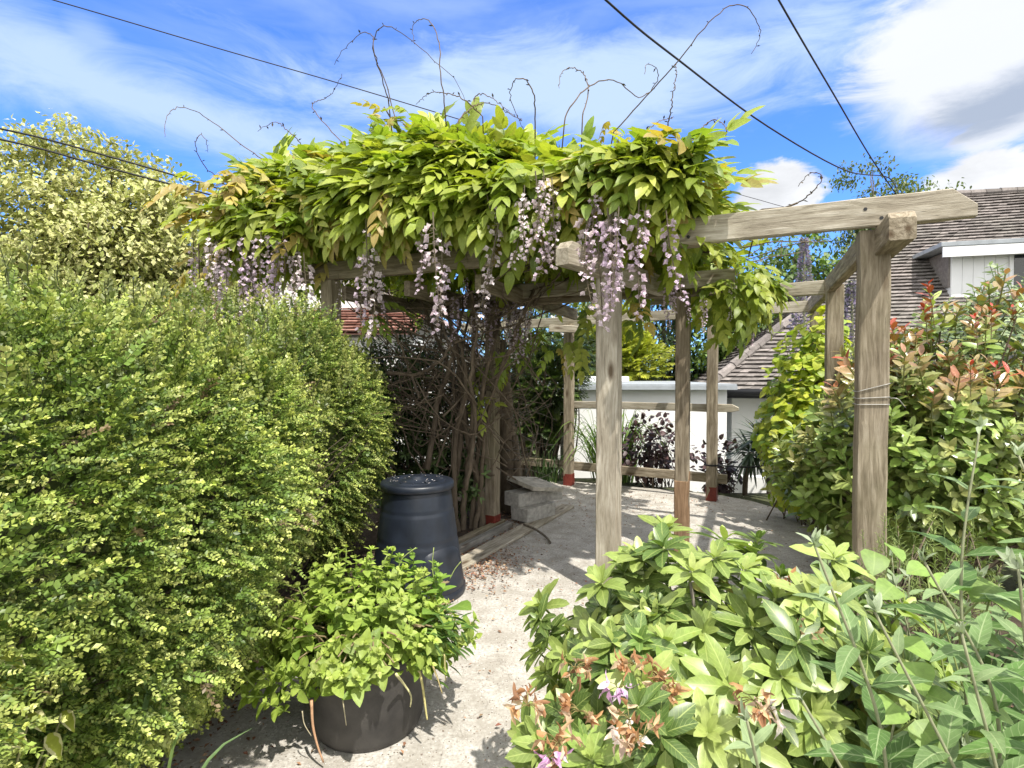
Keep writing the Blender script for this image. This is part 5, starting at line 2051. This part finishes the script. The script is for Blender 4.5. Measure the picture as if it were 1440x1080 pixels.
def build_pale_shrub():
    rs = np.random.RandomState(141)
    base = np.array((4.6, 5.6, 0))
    root = thing('pale_leaved_shrub', 'tall shrub of pale silvery green leaves in front of the dormer', 'shrub', base)
    lf = leaf_t(.42, (.2, .5, .8), .8, .8, .15, .35)
    tps = [shoot_t(820 + i, lf, 10, .38, (.1, .8), .6, 1.5) for i in range(4)]
    mb, mt = MB(), MB()
    P, e = ell(rs, 300, (5.15, 5.45, 1.75), (.95, .6, .72), 142, .2, .25, up=.2)
    d = nrm(e * .6 + np.array((0, -.1, .7)) + rnd_dirs(rs, len(P)) * .4)
    sz = rs.uniform(.28, .42, len(P))
    scat_axis(mb, rs, tps, P - d * sz[:, None] * .6, d, sz, pal(rs, len(P), [(.22, .30, .14), (.28, .36, .20), (.17, .25, .10)], .15), pal(rs, len(P), [(.36, .43, .27), (.30, .37, .20)], .12))
    stems_to(mt, rs, base, P, 50, .014, .15)
    mb.build('foliage', L_BUD, root)
    mt.build('branches', M_BARK_GREY, root)


build_pale_shrub()

# ------------------------------------------------------------------ planting at the back of the terrace


def strap_clump(name, label, cat, base, n, length, width, seed, cols, spread=.12, droop=.6, mat=None):
    rs = np.random.RandomState(seed)
    mb = MB()
    for k in range(n):
        a = rs.rand() * 6.28
        L = length * rs.uniform(.6, 1.1)
        lean = rs.uniform(.05, .55)
        p0 = np.asarray(base) + np.array((math.cos(a), math.sin(a), 0)) * spread * rs.rand()
        o = np.array((math.cos(a + rs.normal() * .4), math.sin(a + rs.normal() * .4), 0))
        q = spline([p0, p0 + o * lean * L * .35 + (0, 0, L * .55), p0 + o * lean * L * .85 + (0, 0, L * (.95 - lean * droop * .6)), p0 + o * lean * L * 1.35 + (0, 0, L * (1.0 - lean * droop * 1.5))], 12)
        side = nrm(np.cross(o, (0, 0, 1.0)))
        V, F = [], []
        m = len(q)
        for i, p in enumerate(q):
            t = i / (m - 1)
            w = width * (1 - t) ** .6 * (.6 + .4 * min(1, t * 4)) / 2 + .0004
            V += [p - side * w + (0, 0, w * .5), p, p + side * w + (0, 0, w * .5)]
        for i in range(m - 1):
            F += [(3 * i, 3 * i + 1, 3 * i + 4, 3 * i + 3), (3 * i + 1, 3 * i + 2, 3 * i + 5, 3 * i + 4)]
        c = np.array(cols[rs.randint(len(cols))]) * rs.uniform(.75, 1.25)
        mb.add(faces_t(V, F), tuple(c))
    root = thing(name, label, cat, base)
    mb.build('leaves', mat or L_STRAP, root)
    return root


strap_clump('strap_leaved_clump', 'tall clump of arching green strap leaves behind the back rail', 'plant', (1.55, 8.2, -.35), 190, 1.45, .035, 151, [(.12, .21, .04), (.18, .28, .06), (.08, .15, .03)], .30)
strap_clump('grass_clump', 'low dark grassy tuft against the back rail beside the red footed post', 'plant', (.55, 8.05, -.1), 110, .55, .022, 152, [(.05, .10, .03), (.10, .16, .05)], .25)
strap_clump('iris_clump', 'few pointed blue green iris leaves at the lower left corner', 'plant', (-1.02, 1.28, 0), 12, .70, .028, 153, [(.12, .19, .08), (.17, .25, .09)], .14, .05)


def build_conifers():
    rs = np.random.RandomState(161)

    def conifer(label, cat, name, base, blobs, n, cols, cols2, size, seed, mat=L_DARK):
        r = np.random.RandomState(seed)
        root = thing(name, label, cat, base)
        lf = leaf_t(.30, (.3, .7), .9, .8, .2, .15)
        # a flat scaly spray
        parts = []
        for i in range(11):
            t = .05 + .9 * i / 10
            for sd in (-1, 1):
                parts.append(place_t(lf, (0, t, 0), (sd * .8, .7, r.normal() * .2), (0, 0, 1), .46 * (1.05 - .6 * t) * r.uniform(.8, 1.1), w=t, k=r.uniform(.85, 1.15)))
        parts.append(place_t(lf, (0, .9, 0), (0, 1, 0), (0, 0, 1), .25, w=1))
        sp = join_t(parts)
        mb, mt = MB(), MB()
        tot = sum(b[2] for b in blobs)
        allP = []
        for i, (c, rad, wt) in enumerate(blobs):
            m = int(n * wt / tot)
            P, e = ell(r, m, c, rad, seed * 7 + i, .18, .35)
            allP.append(P)
            d = nrm(e + np.array((0, -.1, .05)) + rnd_dirs(r, m) * .4)
            up = nrm(np.array((0, -.2, 1.0)) + rnd_dirs(r, m) * .5)
            mb.scatter(sp, P, d, up, r.uniform(.7, 1.3, m) * size, pal(r, m, cols, .2), pal(r, m, cols2, .2))
        P = np.concatenate(allP)
        top = P[:, 2].max()
        mt.add(tube_t(spline([np.asarray(base), np.asarray(base) * .5 + np.array((blobs[0][0][0], blobs[0][0][1], top)) * .5, (blobs[0][0][0], blobs[0][0][1], top - .25)], 12), np.linspace(.07, .02, len(spline([(0, 0, 0), (0, 0, .5), (0, 0, 1)], 12))), 8), (1, 1, 1))
        stems_to(mt, r, base, P, 40, .02, .05)
        mb.build('foliage', mat, root)
        mt.build('trunk', M_BARK, root)
    conifer('dark green juniper like shrub behind the back left post', 'shrub', 'juniper_shrub', (.30, 8.45, -.9),
            [((.55, 8.25, 1.45), (.62, .4, .50), 3), ((.30, 8.35, .90), (.50, .35, .38), 2), ((.9, 8.4, 1.9), (.4, .3, .4), 1.2), ((.15, 8.5, 1.75), (.35, .3, .45), 1)], 1500,
            [(.035, .065, .020), (.05, .085, .022)], [(.10, .15, .025), (.13, .18, .03), (.06, .11, .025)], .17, 171)
    conifer('golden yellow conifer between the front post and the middle post, beyond the garage', 'tree', 'golden_conifer', (2.6, 14.6, -1.02),
            [((2.6, 14.6, 2.2), (1.0, .8, 1.25), 3), ((3.2, 14.3, 1.8), (.7, .6, .7), 1)], 1100,
            [(.22, .26, .03), (.17, .23, .03)], [(.46, .46, .06), (.38, .42, .05)], .36, 172, L_GOLD)


build_conifers()


def build_purple():
    rs = np.random.RandomState(181)
    base = np.array((2.15, 7.75, -.35))
    root = thing('purple_shrub', 'dark purple leaved shrub behind the back rail in front of the white garage', 'shrub', base)
    lf = leaf_t(.72, (.15, .45, .75), .7, .75, .15, .2)
    mb, mt = MB(), MB()
    A, ea = ell(rs, 620, (2.02, 7.7, .52), (.52, .3, .50), 182, .2, .45)
    B, eb = ell(rs, 260, (2.85, 7.45, .30), (.32, .25, .42), 183, .2, .45)
    P = np.concatenate([A, B]); e = np.concatenate([ea, eb]); N = len(P)
    d = nrm(e * .6 + rnd_dirs(rs, N) * .6 + np.array((0, -.2, -.1)))
    mb.scatter(lf, P, d, nrm(np.array((0, -.3, 1.0)) + rnd_dirs(rs, N) * .4), rs.uniform(.06, .11, N), pal(rs, N, [(.045, .026, .030), (.075, .04, .045), (.03, .022, .022), (.10, .055, .055)], .25))
    stems_to(mt, rs, base, A, 40, .008, .1)
    stems_to(mt, rs, base + (.7, -.3, 0), B, 25, .008, .1)
    mb.build('foliage', L_DARK, root)
    mt.build('stems', M_BARK, root)


build_purple()


def build_spiky():
    rs = np.random.RandomState(191)
    base = np.array((3.38, 7.35, -.75))
    root = thing('spiky_plant', 'spiky rosette of dark sword leaves on bent bare trunks beyond the terrace edge', 'plant', base)
    mt, mb = MB(), MB()
    heads = [np.array((3.28, 7.15, .75)), np.array((3.45, 7.25, .70)), np.array((3.15, 7.1, .55))]
    mt.add(tube_t(spline([base, base + (-.02, -.1, .35), base + (.10, -.1, .8), heads[0]], 16), np.linspace(.06, .04, len(spline([base] * 2 + [base] * 2, 16))), 8), (1, 1, 1))
    mt.add(tube_t(spline([base + (.0, .05, 0), base + (.14, -.02, .5), base + (.16, -.05, .9), heads[1]], 16), .04, 8), (1, 1, 1))
    mt.add(tube_t(spline([base + (-.05, 0, 0), base + (-.22, -.1, .35), base + (-.26, -.15, .9), heads[2]], 16), .035, 8), (.8, .8, .8))
    sw = leaf_t(.085, (.15, .4, .7, .9), .6, .7, .3, .22)
    for h in heads:
        n = 70
        e = rnd_dirs(rs, n); e[:, 2] = e[:, 2] * .8 + .1
        e = nrm(e)
        mb.scatter(sw, h + e * .03, e, nrm(np.array((0, 0, 1.0)) + rnd_dirs(rs, n) * .15), rs.uniform(.30, .52, n), pal(rs, n, [(.05, .085, .055), (.09, .13, .085), (.035, .06, .04)], .2))
    mb.build('leaves', L_STRAP, root)
    mt.build('trunk', M_BARK, root)


build_spiky()


def build_understorey():
    rs = np.random.RandomState(201)
    base = np.array((-1.0, 6.2, 0))
    root = thing('evergreen_understorey', 'dark evergreen shrub in the shade behind the compost bin and wisteria trunk', 'shrub', base)
    lf = leaf_t(.34, (.25, .6, .85), .85, .75, .15, .15)
    tps = [shoot_t(840 + i, lf, 14, .34, (.2, .8), .7, 1.0) for i in range(4)]
    mb, mt = MB(), MB()
    A, ea = ell(rs, 950, (-1.25, 6.25, 1.05), (.95, .45, 1.05), 202, .15, .35)
    B, eb = ell(rs, 130, (-.60, 5.85, .50), (.40, .28, .42), 203, .15, .35)
    C, ec = ell(rs, 180, (-1.75, 5.9, 1.1), (.55, .5, .85), 204, .15, .3)
    P = np.concatenate([A, B, C]); e = np.concatenate([ea, eb, ec]); N = len(P)
    d = nrm(e * .7 + np.array((0, -.2, .5)) + rnd_dirs(rs, N) * .5)
    sz = rs.uniform(.20, .32, N)
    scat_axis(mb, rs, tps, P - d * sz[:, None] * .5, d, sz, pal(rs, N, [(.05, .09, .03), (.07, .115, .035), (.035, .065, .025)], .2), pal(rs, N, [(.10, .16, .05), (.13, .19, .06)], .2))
    stems_to(mt, rs, base, P, 60, .012, .2)
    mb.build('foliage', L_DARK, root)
    mt.build('branches', M_BARK, root)
    # old rough trunk standing just behind the left post
    base = np.array((-.02, 6.25, -.02))
    root = thing('old_tree_trunk', 'rough old brown trunk with bare twigs standing behind the red based left post', 'tree trunk', base)
    m = MB()
    q = spline([base, base + (-.01, .02, .5), base + (-.06, .03, 1.2), base + (-.12, .1, 2.0)], 22)
    m.add(tube_t(q, np.linspace(.135, .085, len(q)) + rs.normal(size=len(q)) * .006, 14), (1, 1, 1))
    m.add(tube_t(spline([base + (.10, -.06, 0), base + (.09, -.06, .4), base + (.04, -.02, .9)], 12), .05, 8), (.9, .9, .9))
    m.build('trunk', M_BARK, root)
    m = MB()
    for k in range(26):
        p0 = base + (rs.normal() * .05, -.10, rs.uniform(.35, 1.6))
        p1 = p0 + (rs.uniform(.15, .55), rs.uniform(-.25, .05), rs.uniform(-.12, .30))
        q = spline([p0, (p0 + p1) / 2 + rs.normal(size=3) * .04, p1], 8)
        m.add(tube_t(q, np.linspace(.006, .002, len(q)), 4), (1.1, 1.1, 1.1))
    m.build('twigs', M_BARK_GREY, root)
    # a pale flowered shrub seen between trunk and back left post
    base = np.array((.40, 9.6, -1.0))
    root = thing('white_flowered_shrub', 'shrub with white flower clusters glimpsed beyond the juniper', 'shrub', base)
    lf2 = leaf_t(.5, (.3, .7), .8, .75, .15, .2)
    m = MB()
    P, e = ell(rs, 500, (.35, 9.6, 1.7), (.85, .4, 1.0), 206, .2, .3)
    m.scatter(lf2, P, nrm(e + rnd_dirs(rs, 500) * .6), nrm(np.array((0, 0, 1.)) + rnd_dirs(rs, 500) * .4), rs.uniform(.08, .13, 500), pal(rs, 500, [(.08, .14, .04), (.14, .2, .06)], .2))
    m.build('foliage', L_TREE, root)
    pe = small_leaf(.8, .2)
    for k in range(14):
        m = MB()
        c = np.array((rs.uniform(-.1, .9), 9.25, rs.uniform(1.9, 2.75)))
        n = 40
        q = c + rnd_dirs(rs, n) * .06
        m.scatter(pe, q, rnd_dirs(rs, n), nrm(q - c), np.full(n, .05), pal(rs, n, [(.8, .8, .76), (.72, .74, .68)], .05))
        m.build('flower_cluster', L_FLOWER, root)
    m = MB()
    stems_to(m, rs, base, P, 30, .015, .1)
    m.build('branches', M_BARK, root)


build_understorey()


def build_echiums():
    def echium(base, top, r0, label, seed):
        rs = np.random.RandomState(seed)
        base = np.asarray(base, float); top = np.asarray(top, float)
        root = thing('echium', label, 'plant', base)
        mb, mt, ml = MB(), MB(), MB()
        q = spline([base, (base + top) / 2 + (.02, 0, 0), top], 20)
        mt.add(tube_t(q, np.linspace(.035, .012, len(q)), 6), (.3, .3, .18))
        ax = nrm(top - base)
        H = np.linalg.norm(top - base)
        n = 2600
        t = .42 + .58 * rs.rand(n)
        a = rs.rand(n) * 6.28
        r = r0 * np.clip((1.02 - t) / .30, .10, 1) * rs.uniform(.55, 1.05, n)
        P = base + ax * (t * H)[:, None] + np.c_[np.cos(a) * r, np.sin(a) * r, np.zeros(n)]
        d = nrm(np.c_[np.cos(a), np.sin(a), .4 + rs.normal(size=n) * .3])
        mb.scatter(small_leaf(.7, .2), P, d, rnd_dirs(rs, n), rs.uniform(.03, .06, n), pal(rs, n, [(.30, .27, .40), (.22, .24, .20), (.42, .36, .52), (.16, .20, .12)], .15))
        n = 130
        t = rs.uniform(.05, .5, n); a = rs.rand(n) * 6.28
        P = base + ax * (t * H)[:, None]
        ml.scatter(leaf_t(.18, (.3, .7), .8, .8, .2, .4), P, nrm(np.c_[np.cos(a), np.sin(a), .3 + 0 * a]), np.tile((0, 0, 1.), (n, 1)), rs.uniform(.25, .5, n), pal(rs, n, [(.10, .16, .06), (.15, .2, .09)], .2))
        mb.build('flower_spire', L_FLOWER, root)
        mt.build('stem', M_STEM, root)
        ml.build('leaves', L_BUD, root)
    echium((4.15, 7.7, -1.0), px(1131, 336, 7.7), .17, 'tall tapering lilac echium spire seen through the gap left of the right beam', 211)
    echium((4.55, 7.1, -1.0), px(1197, 395, 7.1), .17, 'shorter lilac echium spire directly beside the far right pergola post', 212)


build_echiums()


def build_variegated_weed():
    rs = np.random.RandomState(221)
    base = np.array((-1.12, 1.12, 0))
    root = thing('variegated_shrub', 'yellow and green mottled leaves poking from the hedge foot at lower left', 'shrub', base)
    lf = leaf_t(.40, (.14, .36, .62, .85), .80, .9, .3, .3, .02)
    m, mt = MB(), MB()
    for x, y, Y, s in ((12, 922, 1.20, .10), (2, 960, 1.18, .09), (50, 1010, 1.28, .09), (15, 1035, 1.2, .10), (95, 1010, 1.45, .08), (215, 1010, 1.9, .09), (230, 985, 1.95, .08), (5, 870, 1.2, .08), (170, 1050, 1.7, .08), (75, 1045, 1.35, .09)):
        p = px(x, y, Y * .86)
        s = s * .85
        d = nrm(np.array((.8, -.35, -.2)) + rs.normal(size=3) * .3)
        m.add(place_t(lf, p - d * s * .5, d, (.1, -.5, 1), s), tuple(np.array((.30, .34, .05) if x < 120 else (.09, .13, .05)) * rs.uniform(.85, 1.15)))
        mt.add(tube_t(spline([base + rs.normal(size=3) * np.array((.05, .1, 0)), (base + p) / 2 + (-.05, 0, .05), p - d * s * .5], 8), .003, 4), (.2, .2, .08))
    m.build('leaves', L_VARI, root)
    mt.build('stems', M_STEM, root)


build_variegated_weed()

# ------------------------------------------------------------------ trees


def tree(name, label, base, crown, seed, n_clump, n_leaf, leaf, size, cols, mat, trunk_r=.15, clump=.45, spread_up=.15, hang=.3, amp=.2, bark=None, shell=.3, limbs=40):
    rs = np.random.RandomState(seed)
    base = np.asarray(base, float)
    root = thing(name, label, 'tree', base)
    c, r = np.asarray(crown[0], float), np.asarray(crown[1], float)
    C, e = ell(rs, n_clump, c, r, seed + 1, amp, shell)
    mb, mt = MB(), MB()
    per = np.maximum(1, rs.poisson(n_leaf / n_clump, n_clump))
    idx = np.repeat(np.arange(n_clump), per)
    n = len(idx)
    off = np.clip(rs.normal(size=(n, 3)), -1.6, 1.6) * np.array((1, 1, .65)) * clump * rs.uniform(.5, 1.1, n_clump)[idx][:, None] * .5
    P = C[idx] + off
    d = nrm(e[idx] * .5 + rnd_dirs(rs, n) * .8 + np.array((0, 0, -hang)))
    up = nrm(np.array((0, -.1, 1.0)) + e[idx] * .4 + rnd_dirs(rs, n) * .45)
    tone = rs.uniform(.78, 1.2, n_clump)[idx]
    mb.scatter(leaf, P, d, up, rs.uniform(.75, 1.25, n) * size, pal(rs, n, cols, .15) * tone[:, None])
    top = c + np.array((0, 0, r[2] * .6))
    q = spline([base, base * .6 + top * .4 + rs.normal(size=3) * np.array((.1, .1, 0)), top], 18)
    mt.add(tube_t(q, np.linspace(trunk_r, trunk_r * .2, len(q)), 10), (1, 1, 1))
    for k in range(limbs):
        j = rs.randint(n_clump)
        t = rs.uniform(.25, .9)
        p0 = q[int(t * (len(q) - 1))]
        p1 = C[j]
        s = spline([p0, p0 * .5 + p1 * .5 + np.array((0, 0, .08 * np.linalg.norm(p1 - p0))) + rs.normal(size=3) * .1, p1], 9)
        mt.add(tube_t(s, np.linspace(trunk_r * .35 * (1.1 - t), .012, len(s)), 5), (1, 1, 1))
    mb.build('crown', mat, root)
    mt.build('trunk', bark or M_BARK, root)
    return root


LF_M = leaf_t(.55, (.3, .7), .75, .75, .15, .25)
LF_N = leaf_t(.30, (.3, .7), .75, .75, .15, .25)
LF_Q = small_leaf(.6, .15)


def build_trees():
    tree('variegated_tree', 'large bushy tree with cream and green variegated leaves beyond the hedge at left', (-7.2, 9.2, -.5), ((-6.95, 9.2, 3.15), (2.55, 1.7, 2.30)), 301, 620, 90000, LF_Q, .095,
         [(.50, .50, .20), (.40, .42, .14), (.56, .54, .26), (.27, .31, .08), (.32, .36, .11)], L_VARI, .18, .5, hang=.7, amp=.14, shell=.42)
    tree('variegated_tree', 'small low cream leaved tree between the large variegated tree and the red roof', (-5.6, 9.8, -.6), ((-5.55, 9.8, 2.6), (.95, .8, 1.25)), 303, 90, 3000, LF_M, .13,
         [(.42, .42, .17), (.30, .33, .11), (.20, .25, .07)], L_VARI, .09, .6, hang=.6)
    tree('birch_tree', 'airy birch with thin drooping twigs rising above the tiled roof', (18.0, 26.0, -1.0), ((18.0, 26.0, 8.2), (2.6, 2.0, 3.3)), 305, 190, 12000, LF_M, .17,
         [(.13, .18, .055), (.17, .21, .08), (.09, .13, .04)], L_TREE, .16, .85, hang=.8, amp=.3, bark=M_BARK_GREY, shell=.55, limbs=90)
    tree('broadleaf_tree', 'mid green tree beyond the pergola showing under the right beam', (9.6, 20.0, -1.0), ((10.4, 20.0, 4.5), (2.6, 1.6, 2.3)), 307, 130, 5200, LF_M, .20,
         [(.10, .17, .04), (.15, .23, .05), (.07, .12, .03)], L_TREE, .2, .9)
    tree('dark_tree', 'dense dark green tree beyond the garage roof', (4.6, 17.0, -1.0), ((4.8, 17.0, 2.6), (2.3, 1.5, 2.5)), 309, 150, 7000, LF_N, .22,
         [(.04, .075, .022), (.06, .10, .028), (.03, .055, .018)], L_DARK, .2, .8)
    tree('dark_tree', 'dark green tree behind the juniper and the back left post', (.6, 15.5, -1.0), ((.8, 15.0, 2.3), (1.9, 1.3, 2.3)), 311, 120, 5200, LF_N, .20,
         [(.05, .09, .026), (.08, .13, .035), (.035, .06, .02)], L_DARK, .2, .8)
    tree('leafy_tree', 'light green tree just left of the tiled hip roof', (6.3, 15.5, -1.0), ((6.4, 15.5, 2.4), (1.2, 1.0, 1.5)), 313, 80, 3200, LF_M, .17,
         [(.13, .22, .04), (.18, .27, .05), (.09, .15, .03)], L_TREE, .14, .7)


build_trees()
